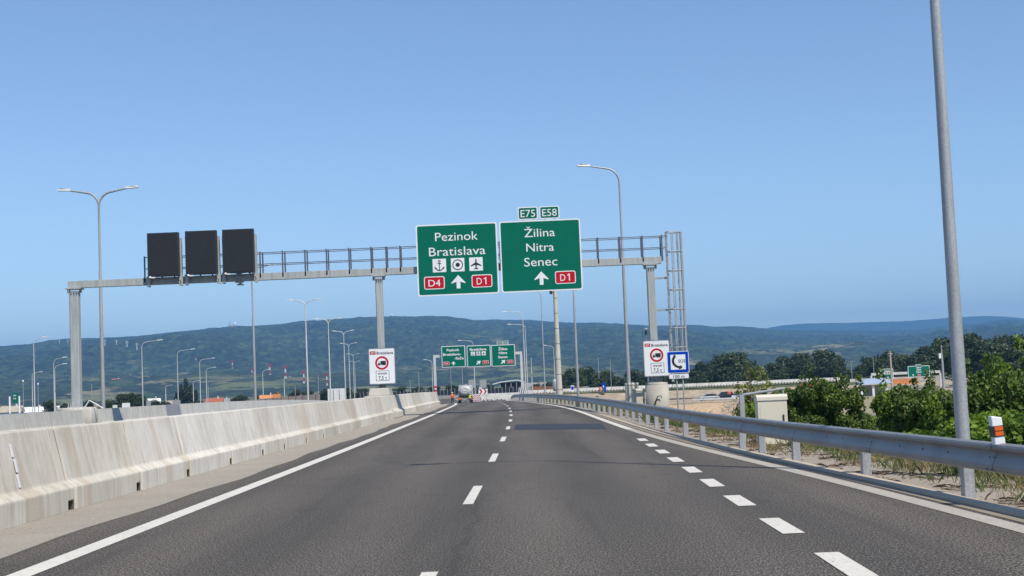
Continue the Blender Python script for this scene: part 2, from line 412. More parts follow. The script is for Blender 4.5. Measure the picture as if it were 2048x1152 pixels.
# kerb with a shallow gutter face
m=MB();vs=[];yy=steps(-30,330)
for y in yy:
    x=kb(y);z=zr(y)
    vs+=[(x,y,z-.05),(x+.012,y,z+.03),(x+.17,y,z+.038),(x+.18,y,z-.05)]
m.add(vs,[(4*i+k,4*i+k+1,4*i+k+5,4*i+k+4) for i in range(len(yy)-1) for k in range(3)])
struct(m.build('kerb',MT['kerb']))
strip('gutter',lambda y:kb(y)-.14,lambda y:kb(y)+.005,-30,330,.004,MT['gutter'])
strip('edge_line',lambda y:le(y)-.12,lambda y:le(y)+.12,-30,240,.005,MT['mark'])
strip('worn_edge_line',lambda y:re_(y)-.12,lambda y:re_(y)+.11,-30,40,.005,MT['mark_worn'])
strip('edge_line',lambda y:re_(y)-.12,lambda y:re_(y)+.11,40,240,.005,MT['mark'])
m=MB()
y=-1.1
while y<200:
    a=[(ce(y)-.065,y,zr(y)+.005),(ce(y)+.065,y,zr(y)+.005),(ce(y+3)+.065,y+3,zr(y+3)+.005),(ce(y+3)-.065,y+3,zr(y+3)+.005)]
    m.add(a,[(0,1,2,3)]);y+=9.05
struct(m.build('lane_dashes',MT['mark']))
WD=[(0,2.1),(11,2.41),(16,2.5),(22,2.68),(28,2.82),(34,2.95)]
m=MB();y=1.4
while y<34.2:
    x0,x1=interp(WD,y),interp(WD,y+1.38)
    m.add([(x0-.10,y,.006),(x0+.10,y,.006),(x1+.10,y+1.38,.006),(x1-.10,y+1.38,.006)],[(0,1,2,3)]);y+=2.78
struct(m.build('merge_dashes',MT['mark']))
m=MB();m.add([(-.12,43.6,.006),(2.62,40.8,.006),(2.78,46.2,.006),(-.08,49.0,.006)],[(0,1,2,3)])
struct(m.build('asphalt_patch',MT['patch']))
# ------------------------------------------------------------------ concrete barrier, one object per cast section
def bx(y): return -6.08-(max(0,y-85)**2)*2.6e-4
PRF=[(0,0),(0,.30),(-.12,.39),(-.28,1.12),(-.50,1.12),(-.66,.39),(-.78,.30),(-.78,0)]
def barrier(y0,y1,label,hole=True,dx=0,prf=PRF,mat='conc',group='concrete barrier sections along the left shoulder'):
    b=thing('concrete_barrier',label,'barrier',(bx((y0+y1)/2)+dx,y0,zr(y0)),0,group)
    m=MB();n=len(prf);L=y1-y0;dz=zr(y1)-zr(y0);sh=bx(y1)-bx(y0)
    hs=.26 if hole else 0
    # profile swept along the section, with a drain notch in the foot at its far end
    sect=[.036,L-.036-hs,L-.036] if hole else [.036,L-.036]
    def P_(t,i):
        a,z=prf[i];return (a+sh*(t/L-.5),t,z+dz*t/L-.01)
    for t0,t1 in zip(sect,sect[1:]):
        nt=hole and t1==sect[-1]
        def q(t):
            v=[P_(t,i) for i in range(n)]
            if nt:
                v[0]=(v[0][0],v[0][1],v[0][2]+.13)
                v.insert(0,(v[0][0]-.5,v[0][1],v[0][2]));v[0]=(v[1][0]-.5,v[1][1],v[1][2]);v.insert(0,(v[0][0],v[0][1],P_(t,0)[2]))
            return v
        a,b2=q(t0),q(t1);k=len(a)
        m.add(a+b2,[(i,(i+1)%k,k+(i+1)%k,k+i) for i in range(k-1)]+[tuple(range(k))[::-1],tuple(range(k,2*k))])
    o=m.build('barrier_body',MT[mat],b,bevel=.02)
    m=MB();m.prism([(a_*.93-.035,z*.965+.0) for a_,z in prf],L-.045,L+.045,'y');jo=m.build('joint',MT['joint'],b);jo.location.x=sh*.5;jo.location.z=dz-.01
    m=MB();m.prism([(prf[3][0]-.01,prf[3][1]-.011),(prf[4][0]+.01,prf[4][1]-.011),(prf[4][0]+.01,prf[4][1]-.008),(prf[3][0]-.01,prf[3][1]-.008)],.02,L-.02,'y')
    return b
YS=[1.9,5.4,8.9,12.3,15.65,19.0,22.35,25.7,29.5,33.2,36.3,40.1,43.6,47.1,50.6,54.1,57.6,61.1,64.6,68.4]
special={4:'concrete barrier section at the left picture edge carrying a narrow white height strip',5:'stained concrete barrier section just beyond the one with the white strip',
 6:'concrete barrier section third from the left picture edge, with a wide brown band',7:'concrete barrier section fourth from the left picture edge with brown streaks'}
for i,(a,b) in enumerate(zip(YS,YS[1:])):
    barrier(a,b,special.get(i,'pale streaked concrete barrier section between the brown streaked ones and the gantry post' if i>7 else 'concrete barrier section beside the camera, left of the picture edge'))
YS2=[72.9+4.05*i for i in range(12)]
for i,(a,b) in enumerate(zip(YS2,YS2[1:])):
    barrier(a,b,'last concrete barrier section, its square end beside the tanker lorry' if i==10 else 'pale concrete barrier section in the far row beyond the sign gantry post',i%2==0,-.12)
# white strip fixed on the near barrier section
m=MB()
for k in range(3):
    z0=.42+.19*k;x=lambda z:-.12-.16*(z-.39)/.73
    m.add([(x(z0)+.012,0,z0),(x(z0)+.012,.06,z0),(x(z0+.165)+.012,.06,z0+.165),(x(z0+.165)+.012,0,z0+.165)],[(0,1,2,3)])
o=m.build('height_strip',MT['white_dirty'],None,(bx(17)+.001,17.2,0))
tag(o,'narrow white marker strip of three pieces fixed to the near barrier face','marker')
s_=o.modifiers.new('solid','SOLIDIFY');s_.thickness=.01
# wider section carrying the gantry's middle post
mp=thing('barrier_pedestal','flared concrete barrier section with a raised block carrying the middle gantry post','pedestal',(-6.9,68.45,0))
m=MB();wp=[(.98,0),(.98,.30),(.72,.44),(.52,1.12),(-.62,1.12),(-.8,.44),(-1.05,.3),(-1.05,0)]
m.prism(wp,.0,3.55,'y');m.build('flared_body',MT['conc'],mp,bevel=.02)
m=MB();m.add([(-.60,1.5,1.118),(.50,1.5,1.118),(.50,3.4,1.118),(-.60,3.4,1.118),(-.52,1.6,1.50),(.42,1.6,1.50),(.42,3.3,1.50),(-.52,3.3,1.50)],
 [(0,3,2,1),(4,5,6,7),(0,1,5,4),(1,2,6,5),(2,3,7,6),(3,0,4,7)]);m.build('raised_block',MT['conc_clean'],mp,bevel=.04)
m=MB();m.box(.1,.52,3.62,4.2,0,1.0);m.build('end_plate',MT['dark_steel'],mp)
# far wall of the opposite carriageway
def wx(y): return -21.6-(max(0,y-90)**2)*2.2e-4
def farwall(y0,y1,label,mat='conc2'):
    m=MB();n=max(1,int((y1-y0)/6));pr=[(0,-.3),(0,.25),(-.12,.36),(-.22,1.03),(-.5,1.03),(-.6,.36),(-.75,.25),(-.75,-.3)]
    for k in range(n):
        a=y0+(y1-y0)*k/n+.01;b=y0+(y1-y0)*(k+1)/n-.01
        vs=[(wx(a)+p,a,zr(a)+z) for p,z in pr]+[(wx(b)+p,b,zr(b)+z) for p,z in pr];c=len(pr)
        m.add(vs,[(i,(i+1)%c,c+(i+1)%c,c+i) for i in range(c)]+[tuple(range(c))[::-1],tuple(range(c,2*c))])
    return tag(m.build('parapet_wall',MT[mat],None),label,'wall','parapet walls beyond the opposite carriageway')
farwall(30,69.6,'long pale concrete wall beyond the near barrier, at the left picture edge')
farwall(72.4,86,'pale concrete wall beyond the near barrier just right of the left gantry post base')
farwall(86,89.6,'darker grey panel in the pale concrete wall beyond the near barrier','grey_panel')
farwall(89.6,250,'long pale concrete wall behind the near barrier running toward the middle gantry post')
# ------------------------------------------------------------------ lettering and symbols
def text(s,parent,name,cx,cz,h,wid,mat,y=-.012,bold=.0,cap='H'):
    cu=bpy.data.curves.new('t','FONT');cu.body=s;cu.size=1;cu.offset=bold;cu.resolution_u=3
    o=bpy.data.objects.new('t',cu);COL.objects.link(o)
    dg=bpy.context.evaluated_depsgraph_get();dg.update()
    me=bpy.data.meshes.new_from_object(o.evaluated_get(dg))
    bpy.data.objects.remove(o);bpy.data.curves.remove(cu)
    X=[v.co.x for v in me.vertices]
    x0,x1=min(X),max(X)
    hs=h/.73;ws=wid/(x1-x0)
    for v in me.vertices:
        v.co=((v.co.x-(x0+x1)/2)*ws,0,v.co.y*hs-h/2)
    me.materials.append(mat)
    ob=bpy.data.objects.new(name,me);COL.objects.link(ob);ob.parent=parent;ob.location=(cx,y,cz);me.name=name
    return ob
def one(parent,cx,cz,h,mat,y):
    m=MB();m.poly([(cx-.02*h,cz-h/2),(cx+.13*h,cz-h/2),(cx+.13*h,cz+h/2),(cx+.01*h,cz+h/2),(cx-.24*h,cz+.33*h),(cx-.24*h,cz+.19*h),(cx-.02*h,cz+.32*h)],y)
    m.build('digit',mat,parent)
def rrect(x0,x1,z0,z1,r,n=5):
    p=[]
    for cx,cz,a in ((x1-r,z0+r,-90),(x1-r,z1-r,0),(x0+r,z1-r,90),(x0+r,z0+r,180)):
        for k in range(n+1):
            t=rad(a+90*k/n);p.append((cx+r*math.cos(t),cz+r*math.sin(t)))
    return p
def board(parent,w,h,col,border='white',bw=.07,r=.12,th=.05,k=1.):
    m=MB();m.prism(rrect(0,w,-h,0,r),0,th,'y');m.build('border',MT[border],parent)
    m=MB();m.poly(rrect(bw,w-bw,-h+bw,-bw,max(.01,r-bw*.6)),-.006*k);m.build('face',MT[col],parent)
def shield(parent,s,cx,cz,w,h,col,k=1.,fs=.55,fw=.68):
    m=MB();m.poly(rrect(cx-w/2,cx+w/2,cz-h/2,cz+h/2,.11*h/.66),-.012*k);f=m.build('route_shield',MT['white'],parent)
    m=MB();b=.045*h/.66;m.poly(rrect(cx-w/2+b,cx+w/2-b,cz-h/2+b,cz+h/2-b,.07*h/.66),-.018*k);m.build('shield_face',MT[col],f)
    if s.endswith('1'):
        text(s[:-1],f,'shield_lettering',cx-.13*w,cz,h*fs,w*.25,MT['white'],-.024*k)
        one(f,cx+.17*w,cz,h*fs,MT['white'],-.024*k)
    else: text(s,f,'shield_lettering',cx,cz,h*fs,w*fw*.85,MT['white'],-.024*k)
def arrow(parent,cx,cz,w,h,k=1.,ang=0):
    pts=[(0,h/2),(w/2,-.08*h),(w/2-.02,-.13*h),(.13*w,.0),(.13*w,-h/2),(-.13*w,-h/2),(-.13*w,.0),(-w/2+.02,-.13*h),(-w/2,-.08*h)]
    c,s=math.cos(rad(ang)),math.sin(rad(ang))
    m=MB();m.poly([(cx+x*c+z*s,cz-x*s+z*c) for x,z in pts],-.012*k);m.build('arrow',MT['white'],parent)
def icon(parent,kind,cx,cz,s,k=1.):
    m=MB();m.poly([(cx-s/2,cz-s/2),(cx+s/2,cz-s/2),(cx+s/2,cz+s/2),(cx-s/2,cz+s/2)],-.012*k);f=m.build('symbol_panel',MT['white'],parent)
    m=MB();y=-.018*k
    if kind=='ring':
        m.ring(cx,cz,.33*s,.395*s,y);m.ring(cx,cz,.0001,.155*s,y)
    elif kind=='anchor':
        m.ring(cx,cz+.33*s,.05*s,.10*s,y,20)
        m.poly([(cx-.028*s,cz-.36*s),(cx+.028*s,cz-.36*s),(cx+.028*s,cz+.25*s),(cx-.028*s,cz+.25*s)],y)
        m.poly([(cx-.15*s,cz+.12*s),(cx+.15*s,cz+.12*s),(cx+.15*s,cz+.17*s),(cx-.15*s,cz+.17*s)],y-.001*k)
        m.ring(cx,cz-.08*s,.25*s,.32*s,y-.002*k,24,200,340)
        for sg in (-1,1): m.poly([(cx+sg*.36*s,cz-.07*s),(cx+sg*.34*s,cz-.26*s),(cx+sg*.19*s,cz-.20*s)],y-.003*k)
    else:
        pts=[(0,.40),(.035,.36),(.05,.27),(.05,.12),(.40,-.10),(.40,-.17),(.06,-.06),(.035,-.25),(.15,-.35),(.15,-.40),(0,-.36)]
        pts=pts+[(-x,z) for x,z in pts[-2:0:-1]]
        m.poly([(cx+x*s,cz+z*s) for x,z in pts],y)
    m.build('symbol',MT['ink'],f)
W_=MT['white']
# ------------------------------------------------------------------ main gantry
GY=71.
G=thing('sign_gantry','grey steel gantry spanning the motorway with three posts, a railed walkway and a caged ladder','gantry',(0,GY,0))
ga=MT['gantry']
m=MB();m.box(-22.85,7.75,-.18,.18,7.30,7.66);m.build('beam',ga,G,bevel=.01)
for x in (-14.0,):
    m=MB()
    m.box(x-.03,x+.03,-.26,.26,7.16,7.80)
    for dz in (7.24,7.5,7.72): m.box(x-.22,x+.22,-.24,-.19,dz-.035,dz+.03)
    m.box(x-.15,x+.15,-.2,.2,7.10,7.155);m.build('splice_plate',ga,G)
for x,w_,zb in ((-22.56,.46,1.2),(-6.85,.36,1.53),(7.16,.40,1.24)):
    m=MB();h=w_/2;c=.04
    m.prism([(-h+c,-h),(h-c,-h),(h,-h+c),(h,h-c),(h-c,h),(-h+c,h),(-h,h-c),(-h,-h+c)],zb,7.12,'z')
    p=m.build('post',ga,G,(x,0,0))
    m=MB();m.box(-h-.16,h+.16,-h-.10,h+.10,7.235,7.296)
    for dx in (-.3,-.1,.1,.3): m.box(dx*w_*1.6-.012,dx*w_*1.6+.012,-h-.09,-h-.012,7.02,7.23)
    m.box(-h-.14,-h-.002,-.02,.02,7.05,7.23);m.box(h+.002,h+.14,-.02,.02,7.05,7.23)
    m.build('cap_plate',ga,p)
    m=MB();m.box(-h-.15,h+.15,-h-.12,h+.12,zb-.04,zb)
    for k in range(7):
        dx=-h-.12+k*(2*h+.24)/6;m.add([(dx-.01,-h-.1,zb),(dx+.01,-h-.1,zb),(dx+.01,-h,zb),(dx-.01,-h,zb),(dx-.01,-h-.004,zb+.22),(dx+.01,-h-.004,zb+.22)],[(0,1,5,4),(1,2,5),(0,4,3),(3,4,5,2)])
    m.build('base_plate',ga,p)
# walkway railing: two rows of uprights and two rails each
fr=[at(x,y,GY-.2).x for x,y in ((289,540),(520,530),(565,527),(610,525),(653,522),(698,519),(742,516),(772,514),(800,512),(845,510),(900,508),(950,506),(1000,504),(1050,502),(1100,500),(1150,498),(1196,496),(1240,494),(1285,492),(1324,490))]
ds=MT['dark_steel']
for x in fr:
    for y in (-.15,.62):
        m=MB();m.box(x-.035,x+.035,y-.03,y+.03,7.42 if y<0 else 7.5,8.78)
        m.build('railing_post',ds,G)
for y in (-.15,.62):
    for z in (8.72,8.13):
        m=MB();m.tube([(fr[0],y,z),(fr[-1]+.2,y,z)],.022,6);m.build('handrail',ds,G)
m=MB();m.box(fr[0],fr[-1],.2,.6,7.60,7.64);m.build('walkway_deck',ds,G)
# ladder with safety cage
L=MT['galv']
for y in (-.22,.22):
    m=MB();m.box(8.02,8.10,y-.03,y+.03,1.2,8.95);m.build('ladder_rail',L,G)
for k in range(26): m=MB();m.tube([(8.06,-.19,1.4+.29*k),(8.06,.19,1.4+.29*k)],.014,6);m.build('ladder_rung',L,G)
for k in range(7):
    z=2.95+.99*k
    m=MB();pts=[(8.06+.8*math.sin(rad(a)),-.38*math.cos(rad(a)),z) for a in range(0,181,15)]
    m.tube([(8.06,-.25,z)]+pts+[(8.06,.25,z)],.025,6);m.build('cage_hoop',L,G)
for a in (22,45,68,90,112,135,158):
    m=MB();x=8.06+.8*math.sin(rad(a));y=-.38*math.cos(rad(a));m.box(x-.026,x+.026,y-.016,y+.016,2.2,8.9);m.build('cage_bar',L,G)
for z in (6.55,4.9,3.25):
    m=MB();m.box(7.36,8.03,-.04,.04,z-.05,z+.05);m.build('ladder_bracket',L,G)
# pedestals of the outer posts
pd=thing('post_pedestal','low round concrete pedestal under the left gantry post behind the wall','pedestal',(-22.56,GY,0))
MB().lathe([(1.0,-.6),(1.0,1.06),(.93,1.16)],20).build('pedestal_body',MT['conc2'],pd)
m=MB();m.tube([(.5,-.3,1.15),(.75,-.35,1.5),(1.1,-.4,1.3),(1.5,-.5,1.05)],.035,6);m.build('cable',MT['white_dirty'],pd)
pd=thing('post_pedestal','tall round concrete pedestal under the right gantry post behind the guardrail','pedestal',(7.22,GY,0))
MB().lathe([(.60,-1.4),(.60,1.08)],28).build('pedestal_body',MT['conc_clean'],pd)
MB().lathe([(.56,1.0),(.56,1.2)],28).build('pedestal_top',MT['conc_clean'],pd)
m=MB();m.tube([(-.3,-.62,-.3),(-.1,-.66,.4),(-.2,-.66,.2),(-.05,-.70,.5),(.12,-.72,.52),(.14,-.70,.4)],.025,6);m.build('cable_loop',MT['black'],pd)
# ------------------------------------------------------------------ gantry signs
K=.00452;a_=rad(2.45)
def loc(tl,p,k=K):
    dx,dy=p[0]-tl[0],p[1]-tl[1]
    return (dx*math.cos(a_)-dy*math.sin(a_))*k,-(dx*math.sin(a_)+dy*math.cos(a_))*k
SY=70.55
o1=at(831.0,450.5,SY);o2=at(997.8,443.2,SY)
W1,H1=4.17,3.68
s=thing('direction_sign','big green overhead sign reading Pezinok Bratislava with anchor, ring and aeroplane symbols','sign',o1,0,'large green signs on the main gantry')
board(s,W1,H1,'green');T=(60,280)
text('Pezinok',s,'lettering',2.08,-.64,.46,2.2,W_);text('Bratislava',s,'lettering',2.09,-1.40,.47,2.9,W_)
for kd,x in (('anchor',1.15),('ring',2.09),('plane',3.03)): icon(s,kd,x,-2.13,.69)
shield(s,'D4',.86,-3.01,1.06,.66,'red');shield(s,'D1',3.30,-3.01,1.06,.66,'red');arrow(s,2.09,-3.0,.74,.69)
s=thing('direction_sign','big green overhead sign reading Zilina Nitra Senec above an arrow and red D1 shield','sign',o2,0,'large green signs on the main gantry')
board(s,W1,H1,'green')
text('Žilina',s,'lettering',2.06,-.64,.45,1.58,W_);text('Nitra',s,'lettering',2.06,-1.39,.45,1.42,W_);text('Senec',s,'lettering',2.06,-2.14,.47,1.70,W_)
shield(s,'D1',3.29,-3.01,1.06,.66,'red');arrow(s,2.06,-3.0,.74,.69)
def eshield(name,txt,px,py,Y,w,h,label,k=1.):
    o=at(px,py,Y);e=thing('route_plate',label,'sign',o,0,'green European route plates')
    m=MB();m.prism(rrect(0,w,-h,0,.1),0,.04,'y');m.build('border',W_,e)
    m=MB();m.poly(rrect(.055,w-.055,-h+.055,-.055,.06),-.006*k);m.build('face',MT['green'],e)
    text(txt,e,'lettering',w/2,-h/2,.41*h/.7,.78*w*.93,W_,-.012*k)
    m=MB()
    for x in (.25*w,.75*w): m.box(x-.03,x+.03,.042,.08,-h-.3,-.1)
    m.build('bracket',MT['gantry'],e)
eshield('e','E75',1035.0,414.5,SY,1.03,.66,'small green route plate reading E75 above the Zilina sign')
eshield('e','E58',1078.2,412.6,SY,1.03,.66,'small green route plate reading E58 above the Zilina sign')
# sign hangers (part of the gantry)
for x in (-4.3,-3.2,-2.0,-1.0,-.1,1.0,2.2,3.2):
    m=MB();m.box(x-.05,x+.05,-.38,-.20,6.3,9.75);m.build('sign_hanger',ga,G)
m=MB();zc=-.61
for z in (8.55,8.45,7.95,7.87): m.box(zc-.015,zc+.015,-.47,-.42,z-.03,z+.03)
m.build('hanger_bolts',MT['black'],G)
# dark message displays
for px,py,lb in ((293.5,466.5,'leftmost of three blank black display panels on the gantry'),(369.5,462.5,'middle one of three blank black display panels on the gantry'),(443.8,459.3,'rightmost of three blank black display panels on the gantry, nearest the railing')):
    o=at(px,py,70.3);d=thing('message_display',lb,'display',o,0,'blank message displays on the gantry')
    m=MB();m.box(0,1.60,0,.30,-2.25,0);m.build('housing',MT['vms'],d,bevel=.015)
    m=MB();m.box(.07,1.53,-.012,-.002,-2.18,-.07);m.build('screen',MT['matrix'],d)
    for x in (-.03,1.63):
        m=MB();m.box(x-.05,x+.05,.31,.50,-2.75,-.27);m.box(x-.10,x+.10,.26,.305,-2.75,-2.2);m.build('mounting_strut',ga,d)
    m=MB();m.box(.12,.38,-.06,.0,-2.33,-2.27);m.lathe([(.05,0),(.07,.05),(.03,.1)],10,(.14,-.08,-2.33));m.build('sensor',MT['white'],d)
    m=MB();m.box(.68,.74,.1,.2,-2.45,-2.25);m.box(1.3,1.36,.1,.2,-2.45,-2.25);m.build('lower_bracket',ds,d)
    m=MB();m.tube([(1.5,.2,-2.26),(1.52,.1,-2.42),(1.62,.15,-2.5),(1.63,.28,-2.6)],.018,6);m.build('cable',MT['black'],d)
# transit ban signs
def tranzit(px,py,Y,label,k=1.):
    o=at(px,py,Y);t=thing('weight_limit_sign',label,'sign',o,0,'white lorry transit ban signs on the gantry posts')
    w,h=1.37,1.86
    m=MB();m.prism(rrect(0,w,-h,0,.07),0,.05,'y');m.build('border',MT['dark_steel'],t)
    m=MB();m.poly(rrect(.018,w-.018,-h+.018,-.018,.06),-.006);m.build('rim',MT['galv'],t)
    m=MB();m.poly(rrect(.05,w-.05,-h+.05,-.05,.05),-.010);m.build('face',W_,t)
    m=MB();m.poly(rrect(.09,.38,-.33,-.155,.02),-.014);r=m.build('route_panel',MT['red'],t)
    text('D',r,'route_lettering',.20,-.245,.12,.09,W_,-.02,.02);one(r,.30,-.245,.12,W_,-.02)
    text('Bratislava',t,'lettering',.85,-.25,.15,.84,MT['ink'],-.016,.012)
    cx,cz=.685,-.765
    m=MB();m.ring(cx,cz,.25,.345,-.015);m.build('prohibition_ring',MT['red'],t)
    m=MB();y=-.015
    m.poly([(cx-.065,cz-.06),(cx+.205,cz-.06),(cx+.205,cz+.10),(cx-.065,cz+.10)],y)
    m.poly([(cx-.205,cz-.09),(cx+.205,cz-.09),(cx+.205,cz-.065),(cx-.205,cz-.065)],y)
    m.poly([(cx-.205,cz-.064),(cx-.085,cz-.064),(cx-.085,cz+.07),(cx-.10,cz+.07),(cx-.10,cz-.0),(cx-.18,cz-.0),(cx-.205,cz-.03)],y)
    m.poly([(cx-.185,cz+.005),(cx-.17,cz+.005),(cx-.145,cz+.06),(cx-.10,cz+.06),(cx-.10,cz+.07),(cx-.155,cz+.07)],y)
    for dx in (-.15,.05,.15): m.ring(cx+dx,cz-.095,.0005,.036,y-.002,16)
    m.build('lorry_symbol',MT['ink'],t)
    bx0,bx1,bz0,bz1=.36,1.04,-1.68,-1.16
    m=MB();m.poly(rrect(bx0,bx1,bz0,bz1,.03),-.014);f=m.build('plate_outline',MT['ink'],t)
    m=MB();m.poly(rrect(bx0+.022,bx1-.022,bz0+.022,bz1-.022,.02),-.018);m.build('plate_face',W_,f)
    text('tranzit',f,'plate_lettering',.70,-1.285,.13,.47,MT['ink'],-.024,.01)
    text('7,5 t',f,'plate_lettering',.70,-1.52,.19,.42,MT['ink'],-.024,.01)
    m=MB()
    for z in (-.4,-1.4): m.box(.3,1.05,.052,.12,z-.04,z+.04)
    m.build('clamp',MT['gantry'],t)
tranzit(736.0,697.0,70.5,'white D1 Bratislava tranzit sign on the middle gantry post above the barrier')
tranzit(1285.0,681.4,70.5,'white D1 Bratislava tranzit sign on the right gantry post beside the SOS sign')
# SOS sign
SOY=62.
o=at(1333.2,703.3,SOY);s=thing('emergency_phone_sign','blue and white SOS telephone sign with a 100 m plate on two thin poles','sign',o)
w=.98
m=MB();m.prism(rrect(0,w,-w,0,.06),0,.04,'y');m.build('border',W_,s)
m=MB();m.poly(rrect(.025,w-.025,-w+.025,-.025,.05),-.006);m.build('face',MT['blue'],s)
m=MB();m.poly([(.155,-.825),(.825,-.825),(.825,-.155),(.155,-.155)],-.011);m.build('white_field',W_,s)
m=MB();c=(.62,-.43);ar=[]
for k in range(11):
    t=rad(128+ (262-128)*k/10);ar.append((c[0]-.06+.37*math.cos(t)*.95,c[1]+.33*math.sin(t)))
inn=[]
for k in range(11):
    t=rad(262+(128-262)*k/10);inn.append((c[0]-.06+.27*math.cos(t)*.95+.012,c[1]+.24*math.sin(t)))
m.poly(ar+inn,-.016)
m.poly([(.285,-.175),(.335,-.165),(.355,-.30),(.315,-.32)],-.018);m.poly([(.345,-.165),(.378,-.172),(.385,-.285),(.363,-.295)],-.018)
m.poly([(.50,-.70),(.56,-.66),(.66,-.745),(.61,-.79),(.52,-.80)],-.018);m.poly([(.57,-.65),(.595,-.63),(.685,-.71),(.668,-.735)],-.018)
m.build('handset_symbol',MT['ink'],s)
text('SOS',s,'lettering',.66,-.44,.15,.31,MT['ink'],-.017,.008)
m=MB();m.prism(rrect(.05,.95,-1.235,-1.01,.03),0,.03,'y');p=m.build('distance_plate',MT['dark_steel'],s)
m=MB();m.poly(rrect(.065,.935,-1.22,-1.025,.02),-.006);m.build('plate_face',W_,p)
text('100 m',p,'plate_lettering',.50,-1.122,.13,.50,MT['ink'],-.012,.008)
for x in (.40,.68):
    m=MB();m.tube([(x,.08,.0-.1),(x,.08,-o.z-.6)],.032,10);m.build('pole',MT['galv'],s)
# small sensor mast by the right post
mo=at(1293,690,72.5);ms=thing('sensor_mast','thin sensor mast with a small white head left of the right gantry post','mast',(mo.x,72.5,0))
zt=at(1293,656,72.5).z
m=MB();m.tube([(0,0,-1),(0,0,zt-.35)],.035,8);m.build('pole',MT['galv'],ms)
m=MB();m.tube([(0,0,zt-.36),(0,0,zt-.12)],.05,8);m.build('sensor_body',MT['black'],ms)
MB().lathe([(.05,-.14),(.12,-.08),(.12,-.03),(.05,0)],12,(0,0,zt)).build('sensor_head',MT['white'],ms)
# ------------------------------------------------------------------ guardrail
g=thing('guardrail','long grey corrugated steel guardrail on square posts along the right verge','guardrail')
prof=[(.0,.0),(-.035,.004),(-.07,.02),(-.083,.05),(-.083,.085),(-.06,.135),(-.035,.178),(-.022,.20),(-.03,.215),(-.062,.232),(-.08,.25),(-.083,.275),(-.07,.298),(-.035,.309),(.0,.312)]
breaks=[-6,-2,2,6.2,10.3,14.3,18.3,22.2,26.2,30.2,34.2,38.2]+[38.2+4*k for k in range(1,26)]+[145,155,170,185]
for a,b in zip(breaks,breaks[1:]):
    m=MB();vs=[];yy=[a-.12+(b-a+.12)*k/4 for k in range(5)];n=len(prof)
    for q,y in enumerate(yy):
        x=gr(y)-(.004 if q==0 else 0);z=zr(y)+.33
        vs+=[(x+px,y,z+pz) for px,pz in prof]
    m.add(vs,[(i*n+k,i*n+k+1,(i+1)*n+k+1,(i+1)*n+k) for i in range(4) for k in range(n-1)],0,False)
    o=m.build('rail',MT['rail'],g);sm=o.modifiers.new('solid','SOLIDIFY');sm.thickness=.006
    if b<60:                                            # bolt heads and slots at the lap joint
        m=MB()
        for dy in (-.10,.02):
            for pz in (.045,.155,.265):
                y=b+dy;m.add([(gr(y)-.086 if pz<.1 else gr(y)-.085 if pz>.2 else gr(y)-.053,y+.028*math.cos(t*math.pi/3),zr(y)+.33+pz+.017*math.sin(t*math.pi/3)) for t in range(6)],[(0,1,2,3,4,5)])
        for q in range(3):
            y=a+(b-a)*(.3+.2*q);m.add([(gr(y)-.055,y+.025*math.cos(t*math.pi/4),zr(y)+.33+.156+.014*math.sin(t*math.pi/4)) for t in range(8)],[tuple(range(8))])
        m.build('bolt_holes',MT['black'],g)
PY=[3.7,7.6,11.5,15.4,19.0,22.7,25.2,27.0,31.8,34.6,38.5]+[41+2.5*k for k in range(34)]+[130+5*k for k in range(11)]
for y in PY:
    x=gr(y)+.02;z=zr(y);m=MB()
    m.box(x+.03,x+.15,y-.07,y+.07,z-.2,z+.58)
    o=m.build('guardrail_post',MT['galv'],g,bevel=.008 if y<60 else 0)
    m=MB();m.box(x-.03,x+.028,y-.05,y+.05,z+.44,z+.54);m.build('spacer_block',MT['galv_dull'],o)
# delineator on the guardrail
dy=14.1;dl=thing('delineator','white delineator post with two orange reflectors standing on the guardrail','delineator',(at(1997,878,dy).x,dy,.625))
m=MB();m.prism([(-.055,0),(.055,0),(.055,.275),(-.055,.30)],-.05,.05,'y');m.build('body',MT['white'],dl,bevel=.012).rotation_euler=(0,rad(-5),0)
m=MB();m.box(-.06,.06,-.056,.056,.085,.195);b=m.build('black_band',MT['black'],dl);b.rotation_euler=(0,rad(-5),0)
for z in (.095,.147):
    m=MB();m.box(-.038,.045,-.062,-.0575,z,z+.042);m.build('reflector',MT['orange'],b)
m=MB();m.box(-.03,.05,-.02,.02,-.05,0);m.build('foot',MT['galv'],dl)
# ------------------------------------------------------------------ roadside cabinets
def cabinet(px0,px1,pytop,Y,zb,dep,label,side=.25):
    a=at(px0,pytop,Y);b=at(px1,pytop,Y);w=b.x-a.x;h=a.z-zb
    c=thing('roadside_cabinet',label,'cabinet',(a.x,Y,zb),0,'cream roadside cabinets behind the guardrail')
    m=MB();m.box(0,w,0,dep,.03,h-.12);m.build('body',MT['cream'],c,bevel=.008)
    m=MB();pr=[(-.02,h-.12),(-.02,h-.05),(.02,h-.015),(.08,h),(dep-.08,h),(dep-.02,h-.015),(dep+.02,h-.05),(dep+.02,h-.12)]
    m.prism(pr,-.015,w+.015,'x');m.build('cap',MT['cream_dark'],c)
    m=MB();m.box(.03,w-.03,.03,dep-.03,-.5,.03);m.build('plinth',MT['conc_clean'],c)
    m=MB();m.box(w*.08,w*.92,-.006,-.001,.2,h-.2);d=m.build('door',MT['cream'],c)
    m=MB();m.box(w*.84,w*.88,-.03,-.007,h*.45,h*.6);m.build('handle',MT['black'],d)
    return c
cabinet(1514,1573,790,28.6,-.05,.32,'large cream cabinet just behind the guardrail in front of the green bushes')
cabinet(1251,1277,766,74,-.35,.5,'tall cream cabinet behind the lamp pole left of the round pedestal')
cabinet(1266,1289,778,72.6,-.35,.5,'shorter cream cabinet between the lamp pole and the round pedestal')
c0=at(1483,790,30);ztp=c0.z
